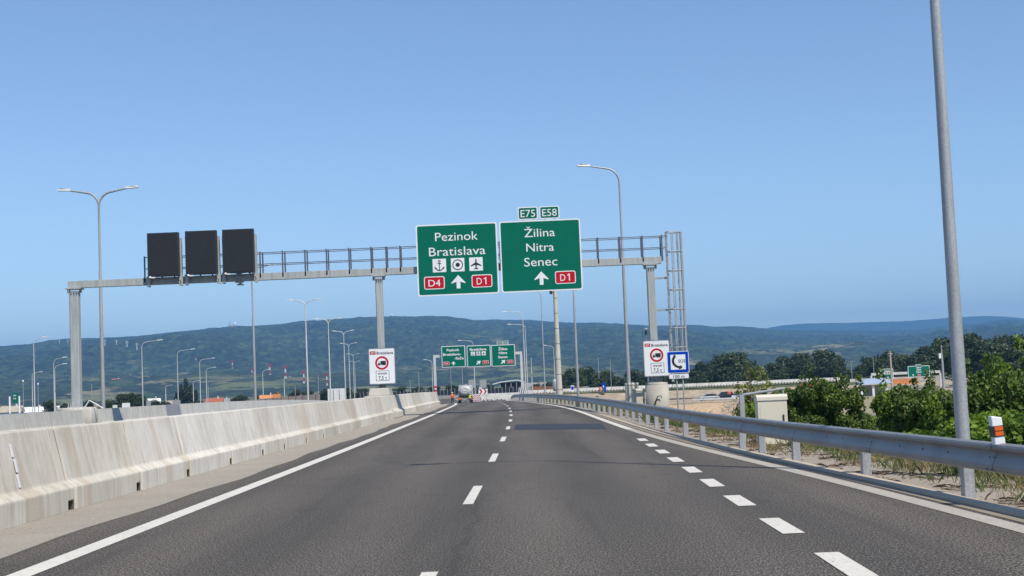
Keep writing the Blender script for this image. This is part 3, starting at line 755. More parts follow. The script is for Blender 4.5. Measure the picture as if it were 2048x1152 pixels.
fr_=thing('pipe_frame','grey pipe railing frame around the large cream cabinet','railing',(c0.x,30,0))
m=MB();m.box(-.05,.05,-.05,.05,-.5,ztp);m.build('frame_post',MT['galv'],fr_)
e=at(1568,777,31.2)
m=MB();m.tube([(0,0,ztp),(e.x-c0.x,1.2,e.z)],.028,8);m.build('top_rail',MT['galv'],fr_)
m=MB();m.tube([(0,0,.22),(.45,.6,.22)],.035,8);m.build('middle_rail',MT['galv'],fr_)
for t in (.6,.97):
    x=(e.x-c0.x)*t;y=1.2*t;m=MB();m.tube([(x,y,ztp+(e.z-ztp)*t),(x,y,-.6)],.022,8);m.build('upright',MT['galv'],fr_)
# ------------------------------------------------------------------ street lamps
def lamp(x,Y,zb,zt,arms,r0_,label,group,mat='galv',base=False,kind='street_lamp',r1=None,rise=.45):
    t=thing(kind,label,'street lamp',(x,Y,zb),0,group);h=zt-zb;r1=r1 or r0_*.48
    bend=1.05;m=MB();far=Y>150;n=6 if far else 12
    hp=h-bend if arms else h
    hh=hp*.72
    m.tube([(0,0,0),(0,0,hh*.5),(0,0,hh),(0,0,hh+.06),(0,0,hp)],[r0_,r0_*.83,r0_*.66,r0_*.56,r1],n);m.build('pole',MT[mat],t)
    for L_ in arms:
        sg=1 if L_>0 else -1;L_=abs(L_);m=MB();pts=[]
        bl=min(.75,L_*.45)
        for k in range(7):
            q=rad(90*k/6*.93);pts.append((sg*bl*(1-math.cos(q)),0,hp-.02+(bend-.22)*math.sin(q)))
        pts.append((sg*(L_-.6),0,h-.06))
        m.tube(pts,[r1*.95]*7+[r1*.7],n);a=m.build('arm',MT[mat],t)
        m=MB();x0=sg*(L_-.72);x1=sg*L_
        m.add([(x0,-.10,h-.10),(x0,.10,h-.10),(x1,.14,h-.07),(x1,-.14,h-.07),(x0,-.07,h+.01),(x0,.07,h+.01),(sg*(L_-.2),.15,h+.07),(sg*(L_-.2),-.15,h+.07),(x1,.12,h+.02),(x1,-.12,h+.02)],
           [(0,1,2,3),(0,4,5,1),(4,7,6,5),(7,9,8,6),(9,3,2,8),(0,3,9,7,4),(1,5,6,8,2)])
        m.build('lamp_head',MT['white_dirty'],a,bevel=0 if far else .015)
    if base:
        m=MB();m.box(-.35,.35,-.35,.35,-.5,.06);m.build('base',MT['conc_clean'],t,bevel=.02)
    return t
RG='right verge street lamps';LG='double street lamps beyond the left wall'
lamp(5.92,18.5,-.12,12.8,[-2.2],.096,'tall grey lamp pole close behind the guardrail at the right picture edge',RG,base=True)
p=at(1259.5,805,76.5);lamp(p.x,76.5,-.3,at(1200,329,76.5).z,[-2.3],.115,'tall street lamp left of the right gantry post, its arm reaching above the signs',RG,base=True)
p=at(1156,780,108);lamp(p.x,108,-.3,12.4,[-2.2],.115,'street lamp pole emerging below the right corner of the Zilina sign',RG)
p=at(1090,780,172);lamp(p.x,172,-1,at(1070,578,172).z,[-2.2],.11,'slender street lamp pole just left of the thick pale mast',RG)
p=at(1052,790,226);lamp(p.x,226,-1.6,at(1020,622,226).z,[-3.3],.12,'taller of the two close street lamps right of the far sign gantry',RG,'lamp_pale')
p=at(1056,790,280);lamp(p.x,280,-1.8,at(1020,648,280).z,[-3.6],.13,'shorter of the two close street lamps right of the far sign gantry',RG,'lamp_pale')
p=at(1111,785,300);lamp(p.x,300,-1.5,at(1095,690,300).z,[-2.3],.11,'street lamp with arm pointing left directly beside the thick pale mast',RG,'lamp_pale')
p=at(950,780,290);lamp(p.x,290,-1.7,at(930,680,290).z,[-3.2],.12,'street lamp behind the far gantry, its arm showing over the middle sign',RG,'lamp_pale')
p=at(866,785,330);lamp(p.x,330,-1.7,at(850,719,330).z,[-2.0],.11,'street lamp with arm pointing left beside the left leg of the far gantry',RG,'lamp_pale')
# double-armed row
for (px,py,al,ar,lb) in ((197,374,-2.15,2.1,'large double-armed lamp right of the left gantry post'),(503,530,-2.1,2.1,'lamp pole below the rightmost black display, its top hidden by the gantry'),
   (610,598,-2.15,2.1,'double-armed lamp left of the middle gantry post, tallest of its curving row'),(656,636,-2.1,2.1,'second tallest double-armed lamp left of the middle gantry post'),
   (687,661,-2.1,2.0,'double-armed lamp third in height left of the middle gantry post'),(697,686,-2.0,2.0,'double-armed lamp fourth in height left of the middle gantry post'),
   (706,707,-2.0,2.0,'double-armed lamp fifth in height, close beside the tranzit sign'),(709,722,-2.,2.,'lowest double-armed lamp beside the left edge of the tranzit sign')):
    Y=(13.4-H)*F/(hor(px)-py);p=at(px,py,Y)
    lamp(p.x,Y,-.6 if Y<250 else -2,13.4,[al*1.07,ar*1.07],.13 if Y<100 else .14,lb,LG,'galv_dull' if Y<150 else 'lamp_pale')
SG='slender single street lamps on the left behind the wall'
for (px,py,dx,zt,lb) in ((67,674,30,10,'tall single lamp standing left of the left gantry post near the picture edge'),(64,744,21,9,'short single lamp close to the picture edge at far left'),
  (107,715,27,9,'single lamp immediately left of the left gantry post'),(109,728,25,8,'shorter single lamp just left of the left gantry post, almost hidden by its neighbour'),
  (283,681,42,10,'single lamp below the leftmost black display with a long arm to the right'),(354,699,36,10,'single lamp rising just left of the dark poplar tree'),
  (399,717,31,9.5,'single lamp right of the poplar tree, the upper of a close pair'),(412,735,20,9,'single lamp right of the poplar tree, the lower of a close pair'),
  (386,761,15,7,'small single lamp between the poplar and the close pair of lamps'),(331,770,14,7,'small single lamp left of the poplar tree'),
  (234,786,14,6,'tiny single lamp right of the large double-armed lamp base'),(525,739,15,8,'single lamp beside the red and white mast left of the middle gantry post'),
  (568,754,14,8,'single lamp above the orange striped noise wall')):
    Y=(zt-H)*F/(hor(px)-py);p=at(px,py,Y)
    lamp(p.x,Y,-4,zt,[max(1.5,dx/F*Y)],.10*max(1,Y/250),lb,SG,'lamp_pale')
RS='slender street lamps in front of the dark trees on the right'
for (px,py,dx,lb) in ((1435,722,-8,'lamp with short left arm in front of the big round dark tree'),(1402,752,-13,'low lamp with left arm right of the SOS sign'),
  (1468,741,-13,'lamp with left arm just left of the pair of small green signs'),(1537,727,20,'lamp with arm to the right beside the yellow green sapling'),
  (1524,731,-12,'lamp rising behind the yellow green sapling'),(1596,723,-12,'lamp with left arm above the left green bush'),(1631,715,-6,'lamp with short hooked top above the left green bush'),
  (1667,727,14,'lamp with arm to the right in front of the dark trees over the bush'),(1760,731,14,'lamp with arm to the right touching the small green Bratislava sign'),(1820,708,-6,'lamp with small hook left of the green Zilina sign far right'),
  (1837,716,-9,'lamp rising from the top of the far right green Zilina sign'),(1863,724,-14,'lamp with left arm right of the far right green Zilina sign'),
  (1993,702,-10,'lamp with left arm right of the near lamp pole'),(1970,725,-14,'lower lamp with left arm right of the near lamp pole'),
  (1062,715,0,'plain thin pole before the hills right of the far gantry')):
    zt=7.;Y=min(760,max(200,(zt-H)*F/max(8,hor(px)-py)));p=at(px,py,Y)
    lamp(p.x,Y,-4,p.z,[dx/F*Y] if abs(dx/F*Y)>1.2 else ([1.3*(1 if dx>0 else -1)] if dx else []),.13*max(1,Y/450),lb,RS,'lamp_pale')
PG='thin plain poles standing far off'
for (px,py,yb,lb) in ((1196,715,775,'thin pole in front of the dark wood right of the thick mast'),(1220,718,780,'thin pole left of the tall cream cabinet, before the dark wood'),(1566,722,765,'plain pole right of the yellow green sapling'),(1702,722,758,'plain pole left of the small green Bratislava sign'),
  (1746,715,757,'plain pole rising just behind the pale blue roof'),(1901,705,750,'plain pole touching the near lamp pole on its right'),(46,764,832,'pole with white knob right of the small green sign at far left'),(76,770,826,'second pole with white knob left of the left gantry post'),
  (183,768,815,'plain pole right of the left gantry post'),(416,765,811,'thin pole right of the close pair of lamps'),(636,750,797,'thin pole right of the orange striped wall'),(590,770,800,'thin pole above the orange striped wall'),
  (837,745,785,'thin pole right of the tranzit sign over the far barrier'),(820,760,785,'short thin pole right of the tranzit sign'),(901,735,780,'thin pole under the far Pezinok sign'),(924,735,780,'thin pole under the gap of the far signs')):
    Y=420.;p=at(px,py,Y);q=at(px,yb,Y)
    t=thing('thin_pole',lb,'pole',(p.x,Y,min(q.z-2,-4)),0,PG);h=p.z-min(q.z-2,-4)
    m=MB();m.tube([(0,0,0),(0,0,h)],[.13,.09],6);m.build('pole',MT['galv'],t)
    
    if 'knob' in lb: m=MB();m.lathe([(.1,h-.1),(.22,h),(.22,h+.5),(.1,h+.6)],8);m.build('pole_head',MT['white'],t)
# thick pale mast with a camera box
p=at(1119,790,104);q=at(1106,578,104)
mt=thing('camera_mast','thick pale concrete mast below the Zilina sign, with a small black camera box','mast',(p.x,104,-.3))
m=MB();hh=10.2;m.tube([(0,0,0),(0,0,hh*.35),(0,0,hh*.7),(0,0,hh)],[.25,.205,.16,.13],16);m.build('shaft',MT['mastcon'],mt)
for k in range(1,8):
    z=k*1.15;rr=.25-.12*z/hh;MB().lathe([(rr+.004,z-.02),(rr+.004,z+.02)],16).build('joint_ring',MT['dark_steel'],mt)
zc=at(1102,585,104).z+.3;m=MB();m.box(-.42,-.2,-.15,.1,zc-.12,zc+.14);m.box(-.22,-.1,-.03,.03,zc-.02,zc+.03);m.build('camera_box',MT['black'],mt)
# oval board on pole left of mast
p=at(1113,770,240);ov=thing('oval_sign_back','grey oval sign seen from behind on the pole left of the thick pale mast','sign',(p.x-.3,240,0))
m=MB();m.lathe([(.3,p.z-1),(.42,p.z-.6),(.42,p.z+.6),(.3,p.z+1)],14);m.build('board',MT['galv'],ov)
m=MB();m.tube([(0,.5,-2),(0,.5,p.z)],.06,8);m.build('pole',MT['galv'],ov)
# ------------------------------------------------------------------ far gantry over our road
FY=247.;KF=FY/F/5.12
def fpos(cx,cy): return 820+cx/5.12,640+cy/5.12
lp=at(868,705,FY);rp=at(1042,703,FY);zb=at(1030,706,FY).z
fg=thing('far_sign_gantry','slim grey sign gantry far ahead carrying three small green signs','gantry',(0,FY+.5,0))
m=MB();m.box(lp.x-.2,rp.x+.2,0,.35,zb-.25,zb+.25);m.build('beam',MT['lamp_pale'],fg)
for x in (lp.x,rp.x): m=MB();m.box(x-.22,x+.22,-.05,.4,-2.2,zb-.255);m.build('post',MT['lamp_pale'],fg)
for z in (.1,.75,1.4): m=MB();m.box(lp.x-.225,lp.x+.225,-.06,.41,z-.15,z+.15);m.build('red_band',MT['red'],fg)
def fsign(tl,w,h,label):
    x,y=fpos(*tl);o=at(x,y,FY);s=thing('direction_sign',label,'sign',o,0,'small green signs on the far gantry')
    board(s,w*KF,h*KF,'green',bw=.11,r=.15,th=.12,k=4.);return s
def fl(tl,p): return loc(tl,p,KF)
kw=dict(y=-.06,bold=.02)
T=(320,270);s=fsign(T,242,218,'far green sign reading Pezinok Bratislava-Raca, left of three')
for tx,p,wd in (('Pezinok',(440,306),130),('Bratislava-',(430,350),186),('-Rača',(503,390),94)):
    x,z=fl(T,p);text(tx,s,'lettering',x,z,.46,wd*KF,W_,**kw)
x,z=fl(T,(373,446));shield(s,'D4',x,z,1.1,.66,'red',3.5);x,z=fl(T,(446,443));arrow(s,x,z,.75,.7,4)
T=(580,264);s=fsign(T,242,218,'far green sign reading Bratislava with three white symbols, middle of three')
x,z=fl(T,(698,299));text('Bratislava',s,'lettering',x,z,.46,170*KF,W_,**kw)
for kd,p in (('anchor',(645,345)),('ring',(700,343)),('plane',(755,341))):
    x,z=fl(T,p);icon(s,kd,x,z,.72,3.5)
x,z=fl(T,(703,435));arrow(s,x,z,.8,1.0,4,50);x,z=fl(T,(775,432));shield(s,'D1',x,z,1.1,.66,'red',3.5)
T=(830,258);s=fsign(T,242,218,'far green sign reading Zilina Nitra Senec, right of three')
for tx,p,wd in (('Žilina',(950,295),95),('Nitra',(952,335),84),('Senec',(952,377),98)):
    x,z=fl(T,p);text(tx,s,'lettering',x,z,.46,wd*KF,W_,**kw)
x,z=fl(T,(955,427));arrow(s,x,z,.8,1.0,4,50);x,z=fl(T,(1025,427));shield(s,'D1',x,z,1.1,.66,'red',3.5)
for tx,p in (('E75',(886,216)),('E58',(949,213))):
    x,y=fpos(*p);eshield('e',tx,x,y,FY,1.06,.70,'tiny green %s route plate on top of the far Zilina sign'%tx,4.)
# ------------------------------------------------------------------ gantries on the right
def rgantry(Y,px0,px1,pyb,label,signs,dz=.3):
    a=at(px0,pyb[0],Y);b=at(px1,pyb[1],Y);zz=(a.z+b.z)/2
    t=thing('distant_sign_gantry',label,'gantry',(0,Y,0))
    m=MB();m.box(a.x,b.x,.2,.6,zz-dz,zz+dz);m.build('beam',MT['lamp_pale'],t)
    for x in (a.x,b.x): m=MB();m.box(x-.2,x+.2,.2,.6,-5,zz-dz-.005);m.build('post',MT['lamp_pale'],t)
    for (x0,y0,x1,y1,lb,txts,ics) in signs:
        o=at(x0,y0,Y);w=(x1-x0)/F*Y;h=(y1-y0)/F*Y
        s=thing('direction_sign',lb,'sign',o,0,'small green signs on the right in the distance')
        board(s,w,h,'green',bw=.12,r=.15,th=.12,k=5.)
        for tx,cz,hh,wf in txts: text(tx,s,'lettering',w/2,-cz*h,hh*h,wf*w,W_,y=-.08,bold=.03)
        for kd,fx,fz,sz in ics:
            if kd=='D1': shield(s,'D1',fx*w,-fz*h,sz*h*1.5,sz*h,'red',5.)
            elif kd=='arrow': arrow(s,fx*w,-fz*h,sz*h,sz*h*1.1,5.)
            else: icon(s,kd,fx*w,-fz*h,sz*h,5.)
rgantry(330,1743,1881,(749.5,742.5),'grey distant gantry right of the pale blue roof carrying two green signs',
 [(1761,738,1786,759,'small distant green Bratislava sign with three white symbols on the right',[('Bratislava',.22,.15,.8)],[('anchor',.28,.45,.2),('ring',.52,.45,.2),('plane',.76,.45,.2),('D1',.25,.85,.14),('arrow',.55,.83,.16)]),
  (1815.5,732.5,1858.5,754.5,'wider distant green sign reading Zilina Nitra Senec on the right',[('Žilina',.16,.13,.24),('Nitra',.36,.13,.20),('Senec',.55,.13,.24)],[('D1',.5,.84,.2),('arrow',.22,.82,.17),('arrow',.8,.8,.17)])])
rgantry(430,1463,1506,(747.5,746.5),'small distant gantry right of the SOS sign carrying two green signs',
 [(1470.5,742,1485,756.5,'left one of two tiny green signs left of the yellow green sapling',[('Žilina',.2,.1,.4),('Nitra',.36,.1,.4),('Senec',.5,.1,.4)],[('arrow',.2,.86,.16),('arrow',.5,.86,.16),('arrow',.8,.86,.16)]),
  (1486,741,1494.5,755.5,'right one of two tiny green signs left of the yellow green sapling',[('Bratislava',.22,.1,.8)],[('arrow',.3,.86,.16),('arrow',.7,.86,.16)])])
eshield('e','E75',1830.5,728.5,330,1.4,.5,'tiny route plate on top of the wide distant green Zilina sign',5.)
o=at(24,786,330);t=thing('distant_sign_gantry','little green sign on a two legged frame at the far left picture edge','sign',(o.x,330,o.z))
m=MB();m.prism(rrect(0,1.4,-2.4,0,.1),0,.12,'y');m.build('face',MT['green'],t)
for k,tx in enumerate(('Nitra','Senec')): text(tx,t,'lettering',.65,-.6-.7*k,.35,.7,W_,-.03,.03)
for x in (-.7,1.6): m=MB();m.tube([(x,.3,-.8),(x,.3,-7)],.22,8);m.lathe([(.22,-5.9),(.7,-7)],8,(x,.3,0));m.build('leg',W_,t)
# ------------------------------------------------------------------ lorry, people, road works
TY=226.;tx=at(930,790,TY).x;tz=zr(TY)
tr=thing('tanker_lorry','grey tanker lorry seen from behind, parked beyond the end of the barrier','lorry',(tx,TY,tz),rad(1))
m=MB();n=20
vs=[];prof=[(.55,0),(.92,.12),(1.0,.35),(1.0,6.6),(.9,6.9)]
for s_,y in prof: vs+=[(1.16*s_*math.cos(2*math.pi*k/n),y,2.15+.86*s_*math.sin(2*math.pi*k/n)) for k in range(n)]
m.add(vs,[(i*n+k,i*n+(k+1)%n,(i+1)*n+(k+1)%n,(i+1)*n+k) for i in range(4) for k in range(n)],0,True);m.add(vs[:n],[tuple(range(n))]);m.add(vs[-n:],[tuple(range(n))])
tk=m.build('tank',MT['tank'],tr)
m=MB();m.box(-.35,.35,.5,6,2.98,3.12);m.tube([(-.75,.5,2.9),(-.75,.5,3.25),(-.75,6,3.25)],.03,6);m.tube([(.75,.5,2.9),(.75,.5,3.25),(.75,6,3.25)],.03,6);m.build('roof_walkway',MT['galv'],tk)
m=MB();m.box(-.3,.3,-.06,-.01,2.1,2.2);m.build('tank_label',W_,tk)
m=MB();m.box(-1.1,1.1,.2,8.5,.95,1.2);m.build('chassis',MT['black'],tr)
m=MB();m.box(-1.2,1.2,.05,.2,.6,.8);m.build('bumper',MT['galv'],tr)
for x in (-.85,.85): m=MB();m.box(x-.3,x+.3,-.05,.04,.72,1.02);m.build('tail_light',MT['orange'],tr)
for x in (-.98,.98):
    for y in (1.2,2.5,7.6):
        w_=MB();pts=[(.5,-.17),(.52,-.12),(.52,.12),(.5,.17)]
        vs=[(x+b,y+a*math.cos(2*math.pi*k/14),.52+a*math.sin(2*math.pi*k/14)) for a,b in pts for k in range(14)]
        w_.add(vs,[(i*14+k,i*14+(k+1)%14,(i+1)*14+(k+1)%14,(i+1)*14+k) for i in range(3) for k in range(14)]+[tuple(range(14)),tuple(range(42,56))]);w_.build('wheel',MT['rubber'],tr)
m=MB();m.box(-1.2,1.2,7.0,9.0,.9,3.0);m.build('cab',MT['tank'],tr,bevel=.1)
for x in (-.62,.62): m=MB();m.tube([(x,-.05,.3),(x*.35,-.05,.62),(x,-.05,.95)],.06,6);m.build('tow_frame',MT['galv'],tr)
def person(x,Y,z,jac,label,rz=0,hat='white',pose=0):
    t=thing('person',label,'person',(x,Y,z),rz,'road workers')
    def skin(name,vs,es,rs,mat,par):
        me=bpy.data.meshes.new(name);me.from_pydata(vs,es,[]);o=bpy.data.objects.new(name,me);COL.objects.link(o)
        s=o.modifiers.new('s','SKIN');
        for v,r in zip(me.skin_vertices[0].data,rs): v.radius=(r,r)
        me.skin_vertices[0].data[0].use_root=True
        sb=o.modifiers.new('sub','SUBSURF');sb.levels=1
        dg=bpy.context.evaluated_depsgraph_get();dg.update()
        m2=bpy.data.meshes.new_from_object(o.evaluated_get(dg));bpy.data.objects.remove(o)
        m2.materials.clear();m2.materials.append(mat)
        for p in m2.polygons:p.use_smooth=True
        q=bpy.data.objects.new(name,m2);COL.objects.link(q);q.parent=par;return q
    vs=[(0,0,.95),(0,0,1.2),(0,0,1.42),(0,-.01,1.52),(0,-.03,1.66),(0,-.03,1.75),
        (.10,0,.88),(.12,.0,.5),(.13,.03,.08),(.13,-.13,.04),(-.10,0,.88),(-.13,-.05,.5),(-.15,.05,.08),(-.15,-.11,.04),
        (.2,0,1.40),(.27,.03,1.12),(.26,-.10+pose,.90),(.26,-.16+pose,.82),(-.2,0,1.40),(-.28,.03,1.12),(-.28,-.12,.90),(-.28,-.18,.82)]
    es=[(0,1),(1,2),(2,3),(3,4),(4,5),(0,6),(6,7),(7,8),(8,9),(0,10),(10,11),(11,12),(12,13),(2,14),(14,15),(15,16),(16,17),(2,18),(18,19),(19,20),(20,21)]
    rs=[.14,.13,.15,.06,.10,.08,.10,.065,.045,.04,.10,.065,.045,.04,.075,.05,.038,.04,.075,.05,.038,.04]
    skin('body',vs,es,rs,MT['skin'],t)
    skin('jacket',[vs[0],vs[1],vs[2],vs[14],vs[15],vs[16],vs[18],vs[19],vs[20]],[(0,1),(1,2),(2,3),(3,4),(4,5),(2,6),(6,7),(7,8)],[.175,.165,.17,.10,.075,.055,.10,.075,.055],jac,t)
    skin('trousers',[vs[0],vs[6],vs[7],vs[8],vs[10],vs[11],vs[12]],[(0,1),(1,2),(2,3),(0,4),(4,5),(5,6)],[.155,.125,.09,.075,.125,.09,.075],MT['trousers'],t)
    MB().lathe([(.13,0),(.125,.05),(.09,.10),(.03,.125)],12,(0,-.03,1.70)).build('helmet',MT[hat],t)
    return t
p=at(904.5,790,222);person(p.x,222,zr(222)+.15,MT['hivis_orange'],'road worker in orange high visibility clothes standing left of the tanker lorry',.4)
p=at(940,795,220);person(p.x,220,zr(220)-.1,MT['hivis_yellow'],'road worker in a yellow high visibility vest right of the tanker lorry',1.2,'white',.08)
p=at(1459,800,278);person(p.x,278,-3.4,MT['hivis_orange'],'worker in orange clothes standing by the dark parked cars on the right',.2)
# striped barricades
p=at(966,783,225);q=at(957.5,780,225)
bc=thing('chevron_barricade','red and white chevron board on a stand right of the tanker lorry','barricade',(p.x,225,zr(225)))
wz=p.z-zr(225);w2=.72
m=MB();m.box(-w2,w2,0,.06,wz-.42,wz+.42);m.build('board',W_,bc)
m=MB()
for s_,x in ((1,-.45),(1,.25)):
    m.poly([(x-.18,wz+.40),(x+.08,wz+.40),(x+.36,wz),(x+.08,wz-.40),(x-.18,wz-.40),(x+.1,wz)],-.02)
m.build('chevron',MT['red'],bc)
m=MB();m.box(-.6,-.2,-.05,.2,wz+.44,wz+.66);m.build('warning_lamp',W_,bc)
m=MB();m.box(-.55,-.48,.07,.13,0,wz+.4);m.box(.48,.55,.07,.13,0,wz+.4);m.box(-.7,.7,-.3,.5,0,.08);m.build('stand',MT['galv'],bc)
for px,lb in ((948,'striped traffic board left of the round marked one near the tanker lorry'),(953.5,'small red and white striped traffic board with white centre near the tanker lorry'),(958,'striped traffic board just left of the chevron barricade')):
    p=at(px,798,216);t=thing('striped_board',lb,'barricade',(p.x,216,zr(216)),0,'small striped boards near the tanker lorry')
    m=MB();m.box(-.16,.16,0,.04,.35,1.35);m.build('board',W_,t)
    m=MB()
    for k in range(3): z=.4+.33*k;m.poly([(-.15,z),(.15,z+.15),(.15,z+.3),(-.15,z+.15)],-.02)
    m.build('stripe',MT['red'],t)
    m=MB();m.box(-.3,.3,-.2,.3,0,.12);m.box(-.03,.03,.05,.09,.1,1.3);m.build('foot',MT['rubber'],t)
# white temporary barriers with slots
def tempbar(L_=3.0,h=.9,mat='plastic_white',name='temporary_barrier',label='',group='',loc=(0,0,0),rz=0):
    t=thing(name,label,'barrier',loc,rz,group)
    pts=[(0,.0)];x=.35
    out=[(0,0)]
    while x<L_-.3: out+=[(x,0),(x+.02,.24),(x+.30,.24),(x+.32,0)];x+=.76
    out+=[(L_,0),(L_,.42),(L_-.02,h),(.02,h),(0,.42)]
    m=MB();n=len(out);dep=lambda z:.28 if z<.3 else (.24 if z<.5 else .12)
    vs=[(a,-dep(b),b) for a,b in out]+[(a,dep(b),b) for a,b in out]
    m.add(vs,[(k,(k+1)%n,n+(k+1)%n,n+k) for k in range(n)]+[tuple(range(n)),tuple(range(n,2*n))[::-1]])
    m.build('barrier_body',MT[mat],t);return t
b0=at(1052,785,346);b1=at(1700,757,346)
tb=tempbar(label='white slotted barrier block in the long row on the bank, left of the SOS sign',group='white barrier blocks in the long row on the right bank',loc=(b0.x,345.5,-1.3))
nb=int((b1.x-b0.x)/3.06)
for k in range(1,nb):
    x=b0.x+3.06*k
    lb='white slotted barrier block in the long row on the bank, left of the SOS sign' if x<42 else 'white slotted barrier block in the long row on the bank, right of the SOS sign'
    o=dup(tb,(x,345.5+.02*x,-1.3),.02,lb)
b0=at(962,797,268);tb2=tempbar(2.6,.95,label='white slotted barrier closing the road just right of the chevron barricade',group='white barriers closing the road ahead',loc=(b0.x,268,zr(268)))
for k,lb in ((1,'white slotted barrier closing the road, second to the right of the chevron barricade'),(2,'white slotted barrier closing the road, next to the end of the guardrail')): dup(tb2,(b0.x+2.66*k,268,zr(268)),0,lb)
tb3=tempbar(2.6,1.0,label='white slotted barrier in the rear row behind the road closure',group='rear row of white barriers ahead',loc=(b0.x-3,300,-1.5))
for k in range(1,5): dup(tb3,(b0.x-3+2.66*k,300,-1.5),0)
bb=thing('end_marker','black and white diagonal striped board at the far end of the guardrail','marker',(at(1044,782,200).x,200,zr(200)))
m=MB();m.box(-.5,.5,0,.05,.9,2.0);m.build('board',W_,bb)
m=MB()
for k in range(4): x=-.48+.26*k;m.poly([(x,1.98),(x+.12,1.98),(x+.3,.92),(x+.18,.92)] if k<3 else [(x,1.98),(x+.12,1.98),(x+.16,1.6),(x+.16,1.1)],-.02)
m.build('stripe',MT['ink'],bb)
m=MB();m.box(-.4,-.3,.06,.12,0,1.9);m.box(.3,.4,.06,.12,0,1.9);m.box(-.7,.3,-.3,.6,0,.7);m.build('stand',MT['dark_steel'],bb)
# dark fence with posts and low wall on the crossing road
m=MB();fx0=at(720,780,342).x;fx1=at(1046,772,342).x
fc=thing('bridge_railing','dark railing with pale posts along the crossing road beyond the tanker lorry','fence',(0,342,-1.2))
for z in (.75,1.05,1.35,1.65): MB().tube([(fx0,0,z),(fx1,0,z)],.07,6).build('rail',MT['black'],fc)
m=MB();m.box(fx0,fx1,.1,.16,.3,1.7);m.build('mesh_panel',MT['dark_steel'],fc)
k=0
while fx0+.9*k<fx1:
    m=MB();x=fx0+.9*k;m.box(x-.05,x+.05,-.15,-.08,0,2.0);m.build('railing_post',MT['galv'],fc);k+=1
m=MB();m.box(fx0,fx1,0,.4,0,.75);tag(m.build('low_wall',MT['grey_panel'],None,(0,340.5,-1.5)),'low grey wall below the dark railing beyond the tanker lorry','wall')
p=at(1000,764,480);q=at(1046,764,480)
sh=thing('open_shelter','long low shelter with a curved pale roof beyond the dark railing','shelter',(0,480,0))
m=MB();m.add([(p.x-6,0,p.z-1.4),(p.x,0,p.z+.1),(q.x-2,0,p.z+.6),(q.x+.6,0,p.z-.2)]+[(a,8,b) for a,b in ((p.x-6,p.z-1.4),(p.x,p.z+.1),(q.x-2,p.z+.6),(q.x+.6,p.z-.2))],[(0,1,5,4),(1,2,6,5),(2,3,7,6)])
o=m.build('roof',MT['white_paint'],sh);o.modifiers.new('s','SOLIDIFY').thickness=.3
m=MB();m.box(p.x,q.x,3,3.3,-4,p.z-.3);m.build('back_wall',MT['black'],sh)
for k in range(5): x=p.x+(q.x-p.x)*k/4.2;m=MB();m.box(x-.12,x+.12,.5,.8,-4,p.z-.2);m.build('post',MT['galv'],sh)
for px,lb in ((944,'left one of two grey sign backs beyond the tanker lorry'),(966,'right one of two grey sign backs beyond the tanker lorry')):
    p=at(px,768,400);t=thing('road_sign',lb,'sign',(p.x,400,0),0,'grey backs of gantry signs beyond the railing')
    m=MB();m.box(-1.0,1.0,0,.15,p.z-1.1,p.z+1.2);m.build('board',MT['galv_dull'],t)
    m=MB();m.box(-2.,2.,.2,.4,p.z-.1,p.z+.1);m.box(-.1,.1,.2,.4,-4,p.z-.11);m.build('frame',MT['galv'],t)
# noise walls with coloured panels
def panelwall(px0,px1,y0,y1,Y,pat,label,h,seg=4.,dY=0,ext=3.5):
    a=at(px0,y0,Y);b=at(px1,y1,Y+dY);t=thing('noise_wall',label,'wall',(a.x,Y,-4.5))
    d=Vector((b.x-a.x,dY,0));n=max(1,int(d.length/seg))
    for k in range(n):
        m=MB();p=d*(k/n);q=d*((k+1)/n);za=a.z+(b.z-a.z)*k/n+4.5;zb_=a.z+(b.z-a.z)*(k+1)/n+4.5
        def qd(z0a,z1a,z0b,z1b,th=.2): m.add([(p.x,p.y,z0a),(q.x-.04,q.y,z0b),(q.x-.04,q.y,z1b),(p.x,p.y,z1a),(p.x,p.y+th,z0a),(q.x-.04,q.y+th,z0b),(q.x-.04,q.y+th,z1b),(p.x,p.y+th,z1a)],[(0,1,2,3),(4,7,6,5),(0,4,5,1),(3,2,6,7),(0,3,7,4),(1,5,6,2)])
        qd(za-h-ext,za,zb_-h-ext,zb_);m.build('wall_panel',MT[pat[k%len(pat)]],t)
    return t
panelwall(1042,1310,772.5,773,420,['grey_panel','rust','rust','grey_panel','orange_panel','rust','grey_panel'],'low noise wall of grey and rust panels in front of the dark wood',1.6,3.)
panelwall(492,640,800,788,300,['grey_panel','rust','grey_panel','rust_pale','grey_panel'],'long noise wall with grey and orange striped panels left of the middle gantry post',1.6,1.2,60)
# white containers
p=at(655,778,330)
ct=thing('white_container','white container box left of the middle gantry post, leftmost of three','container',(p.x,330,-1.6),0,'white containers left of the middle gantry post')
m=MB();m.box(0,1.25,0,2.4,0,p.z+1.6);m.build('body',MT['white_paint'],ct,bevel=.03)
m=MB()
for k in range(5): m.box(.12+.24*k,.18+.24*k,-.03,-.002,.1,p.z+1.5)
m.build('ribs',MT['white_dirty'],ct)
for k,lb in ((1,'white container box left of the middle gantry post, middle of three'),(2,'white container box left of the middle gantry post, rightmost of three')): dup(ct,(p.x+1.4*k,330,-1.6),0,lb)
